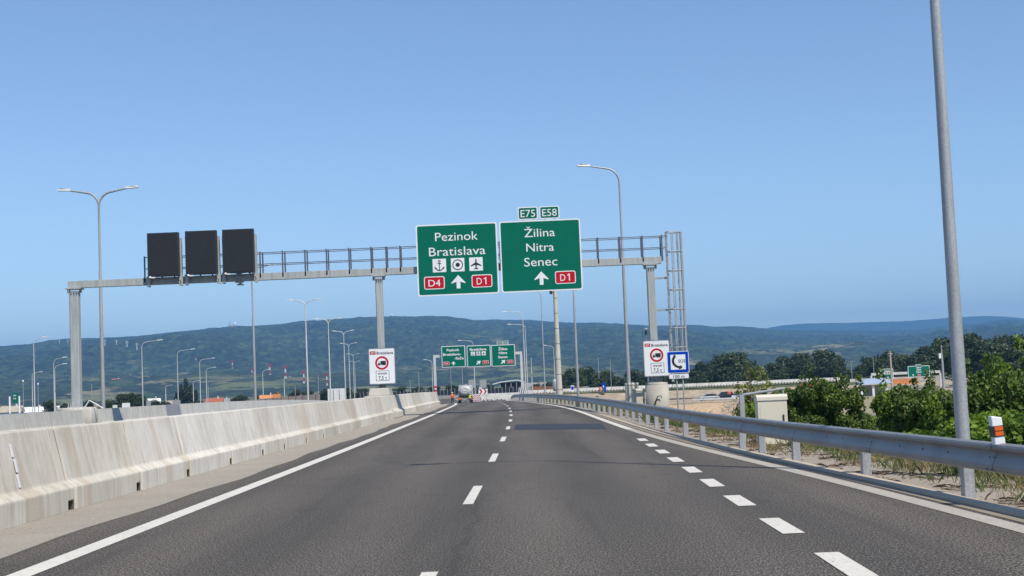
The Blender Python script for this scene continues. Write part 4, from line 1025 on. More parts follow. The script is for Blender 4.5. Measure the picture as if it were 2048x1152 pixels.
# sandy slope, rocks, site road
def ov(name,pts,mat,n=6,c=12,up=.25):
    m=MB();vs=[]
    for j in range(n+1):
        for i in range(c+1):
            u=i/c;v=j/n
            a=Vector(pts[0])*(1-u)+Vector(pts[1])*u;b=Vector(pts[3])*(1-u)+Vector(pts[2])*u;q=a*(1-v)+b*v
            vs.append((q.x,q.y,gz(q.x,q.y)+up+(.2*noise.noise((q.x*.4,q.y*.4,1)) if up>.2 else 0)))
    m.add(vs,[(j*(c+1)+i,j*(c+1)+i+1,(j+1)*(c+1)+i+1,(j+1)*(c+1)+i) for j in range(n) for i in range(c)],0,True)
    return struct(m.build(name,MT[mat],fix=False))
ov('sandy_slope',[(14,236,0),(46,236,0),(48,274,0),(16,274,0)],'sand')
ov('site_ground',[(16,275,0),(160,275,0),(160,322,0),(16,322,0)],'dirt',18,50,.13)
ov('bare_field',[(24,80,0),(160,80,0),(160,274.5,0),(24,274.5,0)],'field',48,50,.12)
ov('bank_soil',[(6,322,0),(140,322,0),(140,344,0),(6,344,0)],'dirt')
ov('rubble_slope',[(88,324,0),(150,324,0),(150,347,0),(88,347,0)],'rubble')
m=MB()
for k in range(160):
    px=R.uniform(1448,1482);Y=R.uniform(244,270);x=at(px,800,Y).x+R.uniform(-1,1);z=gz(x,Y)+.3;r=R.uniform(.1,.28)
    vs=[(x+r*R.uniform(.7,1.2)*sx,Y+r*R.uniform(.7,1.2)*sy,z+r*R.uniform(.5,1)*sz) for sx in(-1,1) for sy in (-1,1) for sz in (-1,1)]
    m.add(vs,[(0,1,3,2),(4,6,7,5),(0,4,5,1),(2,3,7,6),(0,2,6,4),(1,5,7,3)])
struct(m.build('rock_pile',MT['wall_tan']),'stuff')
# small guardrail in front of cars
a=at(1385,803,272);b=at(1500,800,272)
sg=thing('site_guardrail','thin guardrail in front of the parked dark cars on the right','guardrail',(a.x,272,-3.85))
m=MB();L_=b.x-a.x;m.prism([(0,.45),(-.06,.52),(-.02,.6),(-.06,.68),(0,.76),(.02,.76),(.02,.45)],0,L_,'x');m.build('rail',MT['galv'],sg)
k=0
while k*1.9<L_: m=MB();m.box(k*1.9,k*1.9+.12,.04,.16,-.4,.74);m.build('guardrail_post',MT['galv'],sg);k+=1
def car(px,Y,z,mat,label,rz,suv=False,L_=4.4):
    p=at(px,790,Y);c=thing('parked_car',label,'car',(p.x,Y,z),rz,'cars parked on the building site')
    hh=1.75 if suv else 1.45
    body=[(-L_/2,.35),(-L_/2,.75),(-L_/2+.25,.88),(-L_*.22,.95),(L_*.36,.98),(L_/2-.05,.85),(L_/2,.6),(L_/2,.35)]
    m=MB();m.prism(body,-.86,.86,'y');b=m.build('body',mat,c,bevel=.07)
    cab=[(-L_*.25,.94),(-L_*.08,hh-.04),(L_*.12,hh),(L_*.30,hh-.08),(L_*.44,.96)]
    m=MB();vs=[(x,-.80+(.14 if z_>1 else 0),z_) for x,z_ in cab]+[(x,.80-(.14 if z_>1 else 0),z_) for x,z_ in cab];n=5
    m.add(vs,[(k,(k+1)%n,n+(k+1)%n,n+k) for k in range(n)]+[(0,1,2,3,4),(9,8,7,6,5)]);m.build('windows',MT['glass'],c)
    m=MB();m.add([(-L_*.09,-.64,hh-.03),(L_*.12,-.64,hh+.015),(L_*.31,-.64,hh-.06),(-L_*.09,.64,hh-.03),(L_*.12,.64,hh+.015),(L_*.31,.64,hh-.06)],[(0,1,4,3),(1,2,5,4)])
    o=m.build('roof',mat,c);o.modifiers.new('s','SOLIDIFY').thickness=.03
    for x in (-L_*.31,L_*.29):
        for y in (-.8,.8):
            m=MB();vs=[(x+.32*math.cos(k*math.pi/8),y+d,.32+.32*math.sin(k*math.pi/8)) for d in (-.1,.1) for k in range(16)]
            m.add(vs,[(k,(k+1)%16,16+(k+1)%16,16+k) for k in range(16)]+[tuple(range(16)),tuple(range(16,32))]);wq=m.build('wheel',MT['rubber'],c)
            m=MB();d=-.105 if y<0 else .105
            m.add([(x+.2*math.cos(k*math.pi/8),y+d,.32+.2*math.sin(k*math.pi/8)) for k in range(16)],[tuple(range(16))]);m.build('rim',MT['galv'],wq)
    for y in (-.6,.6): m=MB();m.box(-L_/2-.01,-L_/2+.04,y-.2,y+.2,.62,.78);m.build('headlight',W_,c)
    return c
car(1417,288,-3.85,MT['carsilver'],'silver car behind the thin guardrail right of the SOS sign',rad(8))
car(1449,290,-3.85,MT['carblack'],'tall black car beside the worker in orange clothes',rad(20),True,4.6)
car(1484,289,-3.85,MT['carwhite'],'white car partly hidden by the sapling, right of the worker in orange',rad(170))
p=at(22,836,78);cr=car(22,78,-.45,MT['carblack'],'black car of which only the roof shows over the wall at the left edge',rad(85));cr.location=(-28.6,78,-.52);cr['group']='';del cr['group']
# pale blue roofed shelter and orange site bridge
p=at(1724,767,270);q=at(1782,765,270);r_=at(1750,757,270)
bl=thing('blue_roof_shelter','open site building with a pale blue sloping roof behind the green bushes','building',(0,270,0))
m=MB();a,b=p.x-.5,q.x+.4;m.add([(a,0,p.z-.3),(b,0,p.z-.1),(b-1.0,3,r_.z),(a+2.,3,r_.z-.1),(a+.6,7,p.z-.2),(b-.2,7,p.z-.2)],[(0,1,2,3),(3,2,5,4),(1,5,2),(0,3,4),(0,4,5,1)]);m.build('roof',MT['pale_blue'],bl)
for x in (a+.5,a+2.8,b-1.2): m=MB();m.box(x-.2,x+.2,.5,.9,-6,p.z-.35);m.build('post',MT['white_paint'],bl)
m=MB();m.box(a+.7,b-.4,3,3.3,-6,p.z-.4);m.build('back_wall',MT['wall_tan'],bl)
panelwall(1783,1836,758.5,756.5,343,['orange_panel'],'bright orange panel parapet left of the rubble slope and right of the blue roof',1.1,2.,0,.3)
panelwall(1600,1642,767,765,342,['orange_panel'],'short orange panel wall glimpsed above the left green bush',.8,2.,0,.2)
panelwall(1700,2100,758,742,347,['plastic_white'],'long white wall strip above the rubble slope behind the near lamp pole',.7,4,0,.2)
p=at(1889,795,250);q=at(1882,690,250);t=thing('utility_mast','grey utility mast with a white box standing left of the near lamp pole','mast',(p.x,250,-6.8))
hq=q.z+6.8;m=MB();m.tube([(0,0,0),(0,0,hq*.75),(0,0,hq)],[.28,.2,.06],8);m.build('mast',MT['galv_dull'],t)
m=MB();m.box(-.55,-.2,-.2,.2,hq-2.4,hq-1.5);m.build('box',W_,t)
p=at(1780,702,300);t=thing('utility_mast','pale utility mast rising behind the small green Bratislava sign','mast',(p.x,300,-6.8))
m=MB();m.tube([(0,0,0),(0,0,p.z+6.8)],[.3,.16],8);m.build('mast',MT['wall_tan'],t)
m=MB();m.box(-.5,.5,-.1,.1,p.z+6.2,p.z+6.35);m.build('crossarm',MT['galv'],t)
# toilet, blue signs
p=at(1209,783,343);t=thing('portable_toilet','blue portable toilet on the bank left of the lamp pole','toilet',(p.x,343,-1.5))
m=MB();m.box(-.5,.4,-.5,.5,0,2.0);m.build('cabin',MT['blue'],t,bevel=.05)
m=MB();m.box(-.55,.45,-.55,.55,2.003,2.2);m.build('roof',MT['blue'],t,bevel=.08)
m=MB();m.box(-.4,.3,-.53,-.503,.15,1.9);m.build('door',MT['blue'],t)
p=at(1201,786,341);t=thing('barrel','orange barrel beside the blue portable toilet','barrel',(p.x,341,-1.5))
MB().lathe([(.3,0),(.33,.1),(.33,.55),(.35,.6),(.33,.65),(.33,1.1),(.3,1.2)],14).build('drum',MT['orange_panel'],t)
p=at(1207,773,338);t=thing('round_blue_sign','round blue arrow sign above the blue portable toilet','sign',(p.x,338,0))
m=MB();m.ring(0,p.z,.001,.5,0,24);m.build('disc',MT['blue'],t);arrow(t,0,p.z,.4,.6,3.)
m=MB();m.tube([(0,.1,-1.8),(0,.1,p.z)],.05,6);m.build('pole',MT['galv'],t)
p=at(1145,777,335);t=thing('blue_info_sign','small blue and white information sign right of the thick pale mast','sign',(p.x,335,0))
m=MB();m.box(-.4,.4,0,.06,p.z-.75,p.z+.75);m.build('board',W_,t);m=MB();m.poly([(-.32,p.z-.3),(.32,p.z-.3),(.32,p.z+.5),(-.32,p.z+.5)],-.03);m.build('field',MT['blue'],t)
m=MB();m.tube([(0,.12,-1.8),(0,.12,p.z)],.05,6);m.build('pole',MT['galv'],t)
# white sign backs over the left wall
for px,py,lb,mt_ in ((252,813,'white sign back over the far wall below the leftmost display','white'),(230,817,'smaller pale sign back over the far wall right of the large double lamp','white_dirty'),(353,808,'grey sign back over the far wall left of the poplar tree','galv'),(297,808,'narrow grey sign back over the far wall under the leftmost display','galv')):
    p=at(px,py,120);t=thing('road_sign',lb,'sign',(p.x,120,0),0,'backs of small signs over the far wall')
    w_=.2 if 'narrow' in lb or 'small' in lb else .34
    m=MB();m.box(-w_,w_,0,.05,p.z-.3,p.z+.3);m.build('board',MT[mt_],t);m=MB();m.tube([(0,.08,-1),(0,.08,p.z)],.03,6);m.build('pole',MT['galv'],t)
# ------------------------------------------------------------------ trees and bushes
def leaves(m,blobs,n,size,rnd,flat=.5,mi=0,shell=.55):
    wts=[b[3]*b[4]*b[5] for b in blobs];tot=sum(wts)
    for b,w_ in zip(blobs,wts):
        for _ in range(max(4,int(n*w_/tot))):
            d=Vector((rnd.gauss(0,1),rnd.gauss(0,1),rnd.gauss(0,1))).normalized()
            if rnd.random()<.35 and d.z<0: d.z*=-1
            r=shell+(1.08-shell)*rnd.random()**.6
            c=Vector((b[0]+d.x*b[3]*r,b[1]+d.y*b[4]*r,b[2]+d.z*b[5]*r))
            nn=(d*.6+Vector((rnd.gauss(0,.6),rnd.gauss(0,.6),rnd.gauss(.35,.5)))).normalized()
            a=nn.orthogonal().normalized();a.rotate(Matrix.Rotation(rnd.random()*6.28,3,nn));e=nn.cross(a)
            s=size*rnd.uniform(.55,1.35);q=s*flat
            m.add([c-a*s,c-a*s*.2+e*q,c+a*s,c-a*s*.2-e*q+nn*s*.12],[(0,1,2,3)],mi)
def tree(name,label,cat,h,crown,n,leafm,size,seed,loc,group,trunk_r=.15,flat=.5,core=True):
    rnd=random.Random(seed);t=thing(name,label,cat,loc,rnd.random()*6.28,group)
    m=MB();zc=min(b[2] for b in crown)
    m.tube([(0,0,-.3),(.05,.03,h*.2),(-.04,.02,h*.45),(0,0,h*.8)],[trunk_r,trunk_r*.8,trunk_r*.55,trunk_r*.15],8)
    for b in crown[1:7]:
        z0=min(b[2]*.6,h*.4);m.tube([(0,0,z0),(b[0]*.5,b[1]*.5,(z0+b[2])/2+.1),(b[0],b[1],b[2])],[trunk_r*.45,trunk_r*.3,trunk_r*.1],6)
    m.build('trunk',MT['bark'],t)
    m=MB();leaves(m,crown,n,size,rnd,flat)
    m.build('crown',MT[leafm],t,fix=False);return t
def blobs(rnd,k,rx,rz,z0,z1,br):
    o=[(0,0,(z0+z1)/2,rx*.72,rx*.72,(z1-z0)*.42)]
    for i in range(k):
        a=rnd.random()*6.28;z=rnd.uniform(z0,z1);q=(z-z0)/(z1-z0);rr=rx*(1-.75*max(0,q-.35)**1.3)*rnd.uniform(.45,.95)
        s=br*rnd.uniform(.7,1.3);o.append((rr*math.cos(a),rr*math.sin(a),z,s,s,s*.8))
    return o
BG='leafy bushes behind the guardrail on the right'
protos=[]
for i in range(4):
    rnd=random.Random(40+i)
    protos.append((i,blobs(rnd,44,1.45,1,.8,6.3,.52)[1:]+[(0,0,3,.8,.8,2.2)]+[(rr_*math.cos(q_),rr_*math.sin(q_),z_,.2,.2,.34) for rr_,q_,z_ in [(rnd.uniform(.7,1.75)*(1-.1*(z0_-3)),rnd.random()*6.28,z0_) for z0_ in [rnd.uniform(2.2,7.0) for _ in range(26)]]]))
pt={};tops={}
bush=[(1588,778,46,0,'bright green bush right behind the large cream cabinet, at the left end of the bushes'),(1636,764,47,1,'tall bright green bush left of the pale blue roof, left one of two'),(1690,766,46,2,'tall bright green bush left of the pale blue roof, right one of two'),
 (1800,776,43,3,'bright green bush below the small distant Bratislava sign'),(1846,784,41,0,'bright green bush below the wider distant green sign'),(1893,800,40,1,'bright green bush touching the near lamp pole on its left'),
 (1962,744,39,2,'tall bright green bush close right of the near lamp pole'),(2012,733,41,3,'tallest bright green bush, right of the near lamp pole'),(2058,750,39,0,'bright green bush at the right picture edge behind the delineator'),
 (1610,860,38,3,'low green bush right of the cream cabinet close to the guardrail'),(1680,872,35,2,'low green bush behind the guardrail below the tall bushes left of the blue roof'),(1830,872,33,1,'low green bush behind the middle of the guardrail'),(1885,868,29,0,'low dark bush left of the foot of the near lamp pole'),
 (1975,835,29,2,'low green bush behind the white delineator post'),(2040,830,29,1,'low green bush in the right picture corner behind the guardrail'),(1746,842,52,2,'low green bush in the gap between the two larger groups of bushes'),(1720,828,58,0,'low green bush behind the gap between the bushes'),(1565,800,52,1,'green bush peeking out between the cream cabinet and the sapling')]
low=None
for k,(px,py,Y,v,lb) in enumerate(bush):
    p=at(px,py,Y);zb_=gz(p.x,Y)-.4;hh=p.z-zb_
    if 9<=k<=14:
        if low is None:
            low=tree('bush',lb,'bush',1.9,blobs(random.Random(91),20,1.25,1,.5,1.9,.5),9000,'leaf_bush',.08,92,(p.x,Y,p.z-2.2),BG,.07);o=low
        else: o=dup(low,(p.x,Y,p.z-2.2),k*1.3,lb)
        continue
    if v not in pt:
        pt[v]=tree('bush',lb,'bush',5.4,protos[v][1],30000,'leaf_bush' if v%2 else 'leaf_bush_two',.085,60+v,(p.x,Y,zb_),BG,.12,.55);pt[v].rotation_euler.z=.7*v;o=pt[v];tops[v]=sorted(q.co.z for c in kids(o) for q in c.data.vertices)[-700]
    else: o=dup(pt[v],(p.x,Y,zb_),k*1.7,lb)
    tz_=tops[v];s_=max(.12,hh/tz_);wd=(.62,.70,.70,.72,.74,.66,.82,.85,.95,.9,1.,1.,.95,1.,1.1,.8,.8,.75)[k];o.scale=(wd,wd,s_)
# yellow-green sapling
p=at(1508,745,46);zb_=gz(p.x,46)-.3;hh=p.z-zb_
rnd=random.Random(5);cb=[(0,0,hh*.6,.5,.5,hh*.25)]
for x,z,sx,sz in ((-.42,hh*.80,.22,.40),(-.1,hh*.94,.20,.45),(.30,hh*.92,.20,.5),(.05,hh*.66,.55,.5),(-.35,hh*.6,.4,.4),(.45,hh*.62,.4,.45),(.4,hh*.8,.25,.4)): cb.append((x,rnd.uniform(-.3,.3),z,sx,sx,sz))
tree('sapling','slender yellow green sapling left of the large cream cabinet','sapling',hh,cb,2600,'leaf_yellow',.075,9,(p.x,46,zb_),None,.06).rotation_euler.z=0
p=at(1502,800,44);tree('bush','dark green bush at the foot of the yellow green sapling','bush',4,blobs(random.Random(77),12,.8,1,.5,1.7,.42),3500,'leaf_bush',.085,78,(p.x,44,gz(p.x,44)-.2),BG,.06)
# dark wood in the distance
TG='dark trees beyond the building site on the right'
tp=[]
for i in range(5):
    rnd=random.Random(300+i)
    bb_=blobs(rnd,24,4.4,1,4.,14.2,1.9)
    tp.append(tree('dark_tree','x','tree',13.5,bb_,3000,'leaf_dark' if i%2==0 else 'leaf_mid',.42,310+i,(0,0,0),TG,.3,.62))
outl=[(1125,745),(1150,738),(1180,736),(1210,745),(1240,748),(1270,742),(1300,740),(1345,735),(1385,738),(1410,722),(1440,707),(1465,705),(1490,718),(1515,735),(1545,722),(1570,712),(1600,708),(1635,703),(1660,708),(1690,735),(1715,726),(1740,712),(1770,706),(1800,712),(1830,702),(1860,690),(1890,680),(1915,684),(1945,668),(1975,676),(2005,670),(2035,668),(2060,672),(2090,675)]
n_=0
left_of=lambda px:('before the hills between the thick pale mast and the lamp pole' if px<1255 else 'behind the SOS sign and right gantry post' if px<1400 else 'in the big round clump right of the SOS sign' if px<1520 else 'in the clump above the left green bush' if px<1700 else 'in the row behind the distant green signs' if px<1870 else 'in the tall wood right of the near lamp pole')
for row,(Y,dy) in enumerate(((470,0),(430,10),(400,22))):
    for i,(px,py) in enumerate(outl):
        if row==2 and i%2: continue
        Yj=Y+R.uniform(-14,14)-(60 if px>1800 else 0);p=at(px+R.uniform(-8,8)+(12 if row else 0),py+dy+R.uniform(-3,4),Yj)
        zb_=-6.8 if Yj>366 else -4
        hh=p.z-zb_;s_=hh/14.9
        src=tp[(i+row*2)%5]
        lb='dark leafy tree '+left_of(px)
        wd=max(.75,s_)*R.uniform(.85,1.1)
        if n_<5: o=tp[n_];o['label']=lb;o.location=(p.x,Yj,zb_);o.scale=(wd,wd,s_);n_+=1
        else: o=dup(src,(p.x,Yj,zb_),R.random()*6.28,lb,(wd,wd,s_))
LT='dark trees beyond the far wall on the left'
for (px,py,Y,wd,lb) in ((100,800,420,1.,'low dark tree left of the left gantry post behind the wall'),(128,806,420,.8,'low dark tree beside the left gantry post'),(175,802,400,.9,'low dark tree between the left gantry post and the large double lamp'),
   (215,800,400,1.1,'dark tree right of the large double lamp'),(245,790,400,.9,'dark tree left of the single lamp under the leftmost display'),(268,786,400,.9,'taller dark tree behind the single lamp under the leftmost display'),(283,792,395,.8,'dark tree immediately right of the single lamp under the leftmost display'),
   (310,800,420,.9,'dark tree right of the single lamp left of the poplar'),(330,803,420,.9,'low dark tree left of the poplar'),(395,800,420,.9,'dark tree right of the poplar'),(410,805,420,.7,'low dark tree beside the red roofed house'),
   (470,793,420,.9,'dark tree right of the red roofed house'),(485,790,420,.8,'dark tree left of the lamp pole under the rightmost display'),(520,790,450,.9,'dark tree above the orange striped wall at its left end'),(545,788,450,.9,'dark tree above the middle of the orange striped wall'),
   (590,780,450,.9,'rounded dark tree above the orange striped wall at its right end'),(615,783,450,1.1,'dark tree right of the orange striped wall'),(650,778,460,1.,'dark tree behind the white containers'),(690,776,460,1.1,'dark tree behind the row of double lamps'),(725,778,460,1.,'dark tree left of the tranzit sign'),
   (800,775,470,1.,'dark tree right of the tranzit sign'),(835,774,470,1.1,'dark tree left of the far gantry leg'),(870,772,470,1.,'dark tree behind the far gantry leg'),(905,770,470,1.,'dark tree behind the tanker lorry'),(940,768,470,1.1,'dark tree behind the grey sign backs'),(975,768,470,1.,'dark tree right of the grey sign backs'),
   (1070,768,470,1.,'dark tree right of the far gantry'),(1095,765,470,.9,'dark tree left of the thick pale mast')):
    p=at(px,py,Y);zb_=-4.2;s_=(p.z-zb_)/14.9;dup(tp[R.randrange(5)],(p.x,Y,zb_),R.random()*6.28,lb,(wd*.55,wd*.55,max(.25,s_)),LT)
# poplar
p=at(370,763,600);hh=p.z+4.2;rnd=random.Random(3);cb=[]
for x,top in ((-1.7,.80),(.3,1.0),(2.2,.78),(-3.2,.55),(3.9,.6)):
    for k in range(6): z=hh*(.12+(top-.16)*k/5.);cb.append((x*1.1,rnd.uniform(-1,1),z,1.5*(1-.09*k),1.5,1.7))
tree('poplar','tall dark poplar tree with pointed tops beyond the far wall','tree',hh*.9,cb,5000,'leaf_dark',.5,8,(p.x,600,-4.2),None,.35).rotation_euler.z=0
# grass and weeds along the verge
for nm,mt_,n,seed in (('dry_grass','drygrass',34000,1),('green_grass','grass',17000,2)):
    rnd=random.Random(seed);m=MB()
    cl=[(9+111*rnd.random()**1.3,rnd.random()) for _ in range(620)]
    for _ in range(n):
        cy,ck=rnd.choice(cl);Y=cy+rnd.gauss(0,.35);X=gr(Y)+.30+(ck**.55)*1.85+rnd.gauss(0,.10)
        if X<gr(Y)+.18 or (Y<26 and X<gr(Y)+.7 and rnd.random()<.5): continue
        hz=rnd.uniform(.04,.16)*(1.35 if nm=='green_grass' else 1)*(1+ (.7 if Y>40 else 0));a=rnd.random()*6.28;l=rnd.gauss(0,.6)*hz
        z=max(gz(X,Y)+.0,zr(Y)-.05 if X<gr(Y)+2.05 else gz(X,Y));w_=.0025+.00016*Y
        c,s_=math.cos(a),math.sin(a);d=rnd.random()*6.28
        m.add([(X-c*w_,Y-s_*w_,z),(X+c*w_,Y+s_*w_,z),(X+math.cos(d)*l*.4+c*w_*.7,Y+math.sin(d)*l*.4+s_*w_*.7,z+hz*.6),(X+math.cos(d)*l,Y+math.sin(d)*l,z+hz)],[(0,1,2,3)])
    struct(m.build(nm,MT[mt_],fix=False),'stuff')
rnd=random.Random(21);m=MB()
for _ in range(9000):
    Y=9+60*rnd.random()**1.4;X=gr(Y)+rnd.uniform(.12,1.9);a=rnd.random()*6.28;l=rnd.uniform(.02,.10)*(1+Y*.015)
    if noise.noise((X*1.6,Y*1.1,7))<.05: continue
    z=zr(Y)-.022;c,s_=math.cos(a)*l,math.sin(a)*l;w_=.005+.0001*Y
    m.add([(X-c-s_*w_/l,Y-s_+c*w_/l,z),(X+c,Y+s_,z+rnd.uniform(.0,.03)),(X+s_*w_/l,Y-c*w_/l,z+rnd.uniform(.01,.03))],[(0,1,2)])
struct(m.build('dead_plant_debris',MT['debris'],fix=False),'stuff')
# leafy ground cover on the slope below the guardrail
rnd=random.Random(12);m=MB()
for _ in range(16000):
    Y=rnd.uniform(10,95);X=gr(Y)+1.9+abs(rnd.gauss(0,3.));z=gz(X,Y)+rnd.uniform(0,.35)
    s=rnd.uniform(.05,.12);a=rnd.random()*6.28;v=Vector((math.cos(a),math.sin(a),rnd.uniform(-.3,.6)))*s;e=Vector((-math.sin(a),math.cos(a),rnd.uniform(-.3,.5)))*s*.6;c=Vector((X,Y,z))
    m.add([c-v,c+e,c+v,c-e],[(0,1,2,3)])
struct(m.build('ground_cover',MT['leaf_bush'],fix=False),'stuff')
# ------------------------------------------------------------------ hills
SK=[(-900,720),(-400,705),(-150,697),(0,693),(60,688),(105,680),(150,677),(200,676),(280,672),(340,665),(400,659),(440,655),(470,651),(500,652),(560,648),(620,640),(680,638),(720,634),(780,632),(830,633),(880,631),(930,636),(960,641),(990,639),(1040,640),(1100,642),(1160,646),(1200,645),(1250,648),(1300,651),(1350,651),(1390,649),(1430,654),(1480,652),(1536,657),(1600,661),(1700,661),(1786,661),(1843,659),(1900,651),(1961,647),(2003,638),(2048,640),(2300,650),(2700,680),(3200,720)]
SKB=[(1200,700),(1450,672),(1536,655),(1560,649),(1600,645),(1700,643),(1780,641),(1820,640),(1880,635),(1920,632),(1980,629),(2010,630),(2048,634),(2400,650),(3000,700)]
RI=[(-900,5200),(0,5200),(500,5600),(900,6200),(1400,6800),(1700,7600),(2100,8200),(3200,8200)]
def hill_top(px,Yr): return at(px,smooth(SK,px,16),Yr).z
def hillz(px,Y):
    Yr=smooth(RI,px,60);top=hill_top(px,Yr)
    t=(Y-1900)/(Yr-1900)
    x=at(px,700,Y).x
    if t<0: return -9.
    if t>1: return top-(Y-Yr)*.25
    base=-8+(top+8)*(t**1.35*.82+.18*t**.6)
    wgt=min(1,4*t*(1-t))
    v=noise.fractal((x*.00085+3,Y*.0006,.3),.9,2.1,5)
    return base+wgt*v*70*(top/300)
m=MB();NX=760;NR=230;pxs=[-900+4100*i/(NX-1) for i in range(NX)];vs=[]
for j in range(NR):
    for px in pxs:
        Yr=smooth(RI,px,60);tt=j/(NR-1)
        Y=1850+(Yr-1850)*(tt*1.09)
        x=at(px,700,Y).x;z=hillz(px,Y)
        z+=(noise.noise((x*.034,Y*.034,0))*9+noise.noise((x*.014,Y*.014,5))*11)*min(1,tt*2.5)*(1-.72*max(0,min(1,(tt-.72)/.18)))
        vs.append((x,Y,z))
m.add(vs,[(j*NX+i,j*NX+i+1,(j+1)*NX+i+1,(j+1)*NX+i) for j in range(NR-1) for i in range(NX-1)],0,False)
struct(m.build('hills',MT['hill'],fix=False))
m=MB();NX=200;NR=30;pxs=[1200+1800*i/(NX-1) for i in range(NX)];vs=[]
for j in range(NR):
    for px in pxs:
        Yr=11500;tt=j/(NR-1);Y=8600+(Yr-8600)*tt*1.08;x=at(px,700,Y).x;top=at(px,smooth(SKB,px,16),Yr).z
        z=top*min(1,max(0,tt*1.08))**.8 if Y<=Yr else top-(Y-Yr)*.3
        z+=noise.noise((x*.004,Y*.004,1))*20*min(1,4*tt*max(0,1-tt*1.08))+noise.noise((x*.02,Y*.02,4))*5-4;vs.append((x,Y,z))
m.add(vs,[(j*NX+i,j*NX+i+1,(j+1)*NX+i+1,(j+1)*NX+i) for j in range(NR-1) for i in range(NX-1)],0,False)
struct(m.build('distant_ridge',MT['hill'],fix=False))
def drop(px,py):
    Y=1950.
    while Y<9000:
        p=at(px,py,Y)
        if hillz(px,Y)>=p.z: return p
        Y+=15
    return at(px,py,5000)
# pylons on the hillside
def pylon(px,py,h,label,mats,group,Yf=None):
    p=drop(px,py);t=thing('power_pylon',label,'pylon',(p.x,p.y,p.z-2),0,group);h*=.85
    for k in range(4):
        z0,z1=h*k/4,h*(k+1)/4;m=MB();r=lambda z:h*.055*(1-.75*z/h)
        for sx in (-1,1):
            for sy in (-1,1): m.tube([(sx*r(z0),sy*r(z0),z0),(sx*r(z1),sy*r(z1),z1)],h*.013,5)
        m.tube([(-r(z0),-r(z0),z0),(r(z1),-r(z1),z1)],h*.007,5);m.tube([(r(z0),-r(z0),z0),(-r(z1),-r(z1),z1)],h*.012,5)
        m.build('tower_section',MT[mats[k%len(mats)]],t)
    for z,w_ in ((.98,.17),(.80,.26)): m=MB();m.box(-w_*h,w_*h,-.3,.3,z*h,z*h+h*.03);m.build('crossarm',MT[mats[-1]],t)
RW='red and white banded pylons at the foot of the hills'
for px,py,h,lb in ((540,752,30,'red and white pylon beside the single lamp, leftmost above the orange striped wall'),(571,757,30,'second red and white pylon from the left above the orange striped wall'),(608,767,28,'red and white pylon just left of the tallest lamp of the double row'),(654,771,26,'red and white pylon just left of the second lamp of the double row'),
  (465,738,28,'red and white pylon on the slope left of the lamp pole under the rightmost display'),(392,726,22,'small red and white pylon between the single lamps right of the poplar'),(504,752,20,'red and white pylon half hidden by the lamp pole under the rightmost display')):
    pylon(px,py,h,lb,['white','red','white','red'],RW)
for px,py,h,lb in ((210,692,24,'white pylon high on the hill right of the large double lamp'),(233,692,22,'second white pylon high on the hill right of the large double lamp'),(254,697,27,'white pylon at the left end of the high bare clearing'),(274,700,25,'white pylon at the right end of the high bare clearing'),(119,688,20,'white pylon on the ridge left of the left gantry post'),(136,688,20,'white pylon on the ridge beside the left gantry post')):
    pylon(px,py,h,lb,['white_paint'],'white pylons high on the left hill')
for px,py,w_,lb in ((466,652,12,'white hilltop building with a small tower on the ridge left of the tall lamp pole'),):
    p=at(px,py,5450);t=thing('hilltop_building',lb,'building',(p.x,5450,p.z-6))
    m=MB();m.box(-w_*1.6,w_,0,10,0,9);m.build('block',MT['wall_tan'],t);m=MB();m.lathe([(5,0),(5,12),(3,15),(1,16)],12,(6,5,5));m.build('dome_tower',W_,t)
    m=MB();m.tube([(-14,5,0),(-14,5,20)],[1.4,.8],6);m.build('antenna',MT['dark_steel'],t)
p=at(783,630,6050);t=thing('radar_dome','small white radar dome on the ridge right of the middle gantry post','dome',(p.x,6050,p.z-6))
MB().lathe([(5,0),(6,4),(6,7),(4,10),(1,11)],14).build('dome',W_,t);m=MB();m.box(-7,7,-3,8,-6,0);m.build('base_block',MT['wall_tan'],t)
# houses
def house(px,py,Y,w_,h,label,roof='roof_red',wall='wall_white',zb_=None,group='scattered houses'):
    p=at(px,py,Y);z0=p.z-h if zb_ is None else zb_
    t=thing('house',label,'house',(p.x,Y,z0),R.uniform(-.4,.4),group)
    h2=p.z-z0;d=w_*.8;e=h2*.62
    m=MB();m.box(-w_/2,w_/2,0,d,-3,e);m.build('wall',MT[wall],t)
    m=MB();o_=w_*.06;m.add([(-w_/2-o_,-o_,e),(w_/2+o_,-o_,e),(w_/2+o_,d+o_,e),(-w_/2-o_,d+o_,e),(-w_/2-o_,d/2,h2),(w_/2+o_,d/2,h2)],[(0,1,5,4),(2,3,4,5),(0,4,3),(1,2,5),(0,3,2,1)]);r=m.build('roof',MT[roof],t)
    m=MB();m.box(w_*.2,w_*.27,d*.4,d*.55,h2*.85,h2*1.12);m.build('chimney',MT[wall],r)
    for k in (-.25,.2): m=MB();m.box(w_*k-w_*.06,w_*k+w_*.06,-.05,-.002,e*.35,e*.75);m.build('window',MT['glass'],t)
house(427,796,480,5.5,7,'red roofed house right of the close pair of lamps','roof_red',zb_=-4)
house(306,797,480,5,6,'low white flat building left of the poplar','white_paint',zb_=-4)
house(345,801,480,4,6,'tan roofed house just left of the poplar','wall_tan','wall_tan',zb_=-4)
house(448,797,500,4,6,'grey roofed white house right of the red roofed house','roof_grey',zb_=-4)
house(20,812,420,6,5,'low pale building at the left edge under the small green sign','wall_tan',zb_=-4)
house(65,814,430,8,5,'low white building left of the left gantry post','white_paint',zb_=-4)
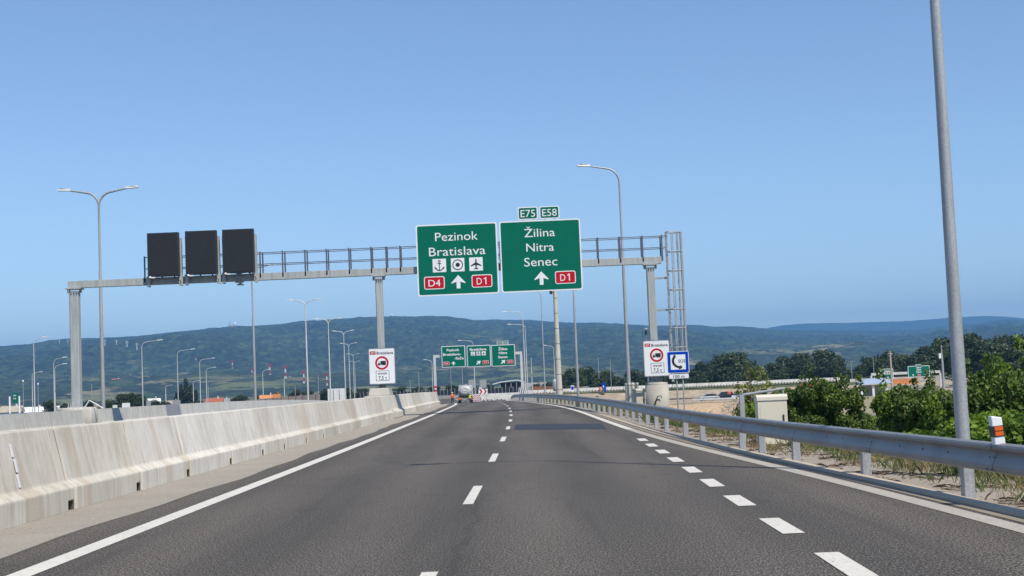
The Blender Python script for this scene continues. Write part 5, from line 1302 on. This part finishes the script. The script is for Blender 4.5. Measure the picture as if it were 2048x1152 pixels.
house(115,812,430,7,5,'low white building beside the left gantry post','white_paint',zb_=-4)
house(190,810,430,5,5,'low tan building right of the left gantry post','wall_tan',zb_=-4)
house(536,790,380,4,5,'orange roofed building above the left end of the orange striped wall','orange_panel',zb_=-4)
house(551,788,380,2,5,'small orange and cream building above the orange striped wall','orange_panel','orange_panel',zb_=-4)
house(1072,765,560,10,6,'low building with a pale grey roof left of the thick pale mast','roof_grey','rust',zb_=-4)
hl=[(88,747),(105,790),(232,757),(262,748),(300,750),(330,752),(700,775),(860,770),(820,768),(1066,741),(1075,752),(1085,745),(1080,738),(1122,712),(1152,730),(1210,735),(1240,715),(1438,690),(1475,699),(1495,697),(1575,700),(1610,690),(1660,712),(1673,718),(1702,723),(1690,722),(1735,705),(1740,703),(1747,706),(1720,703),(1790,675),(1820,682),(1835,684),(1825,678),(1845,683)]
for i,(px,py) in enumerate(hl):
    p=drop(px,py);s_=R.uniform(9,17);lb='tiny pale house on the hillside '+('low on the slope left of the large double lamp' if px<200 else 'below the three black displays' if px<400 else 'between the middle gantry post and far gantry' if px<1000 else 'between the far gantry and the right gantry post' if px<1300 else 'right of the SOS sign among fields' if px<1600 else 'in the village above the right bushes')
    house(px,py,p.y-5,s_,s_*.7,lb,R.choice(['roof_red','roof_grey','wall_tan']),group='tiny houses on the hills')
# ------------------------------------------------------------------ air
m=MB();m.box(-15500,15500,-15500,15500,-11,640)
hz=m.build('haze',None)
hz.data.materials.clear()
hm=bpy.data.materials.new('haze');hm.use_nodes=True;nt=hm.node_tree
for q in list(nt.nodes):
    if q.type=='BSDF_PRINCIPLED': nt.nodes.remove(q)
pv=nt.nodes.new('ShaderNodeVolumePrincipled');pv.inputs['Color'].default_value=(.21,.53,1,1);pv.inputs['Density'].default_value=1.1e-4;pv.inputs['Anisotropy'].default_value=.0
nt.links.new(pv.outputs[0],[q for q in nt.nodes if q.type=='OUTPUT_MATERIAL'][0].inputs['Volume'])
hz.data.materials.append(hm);struct(hz,'stuff')
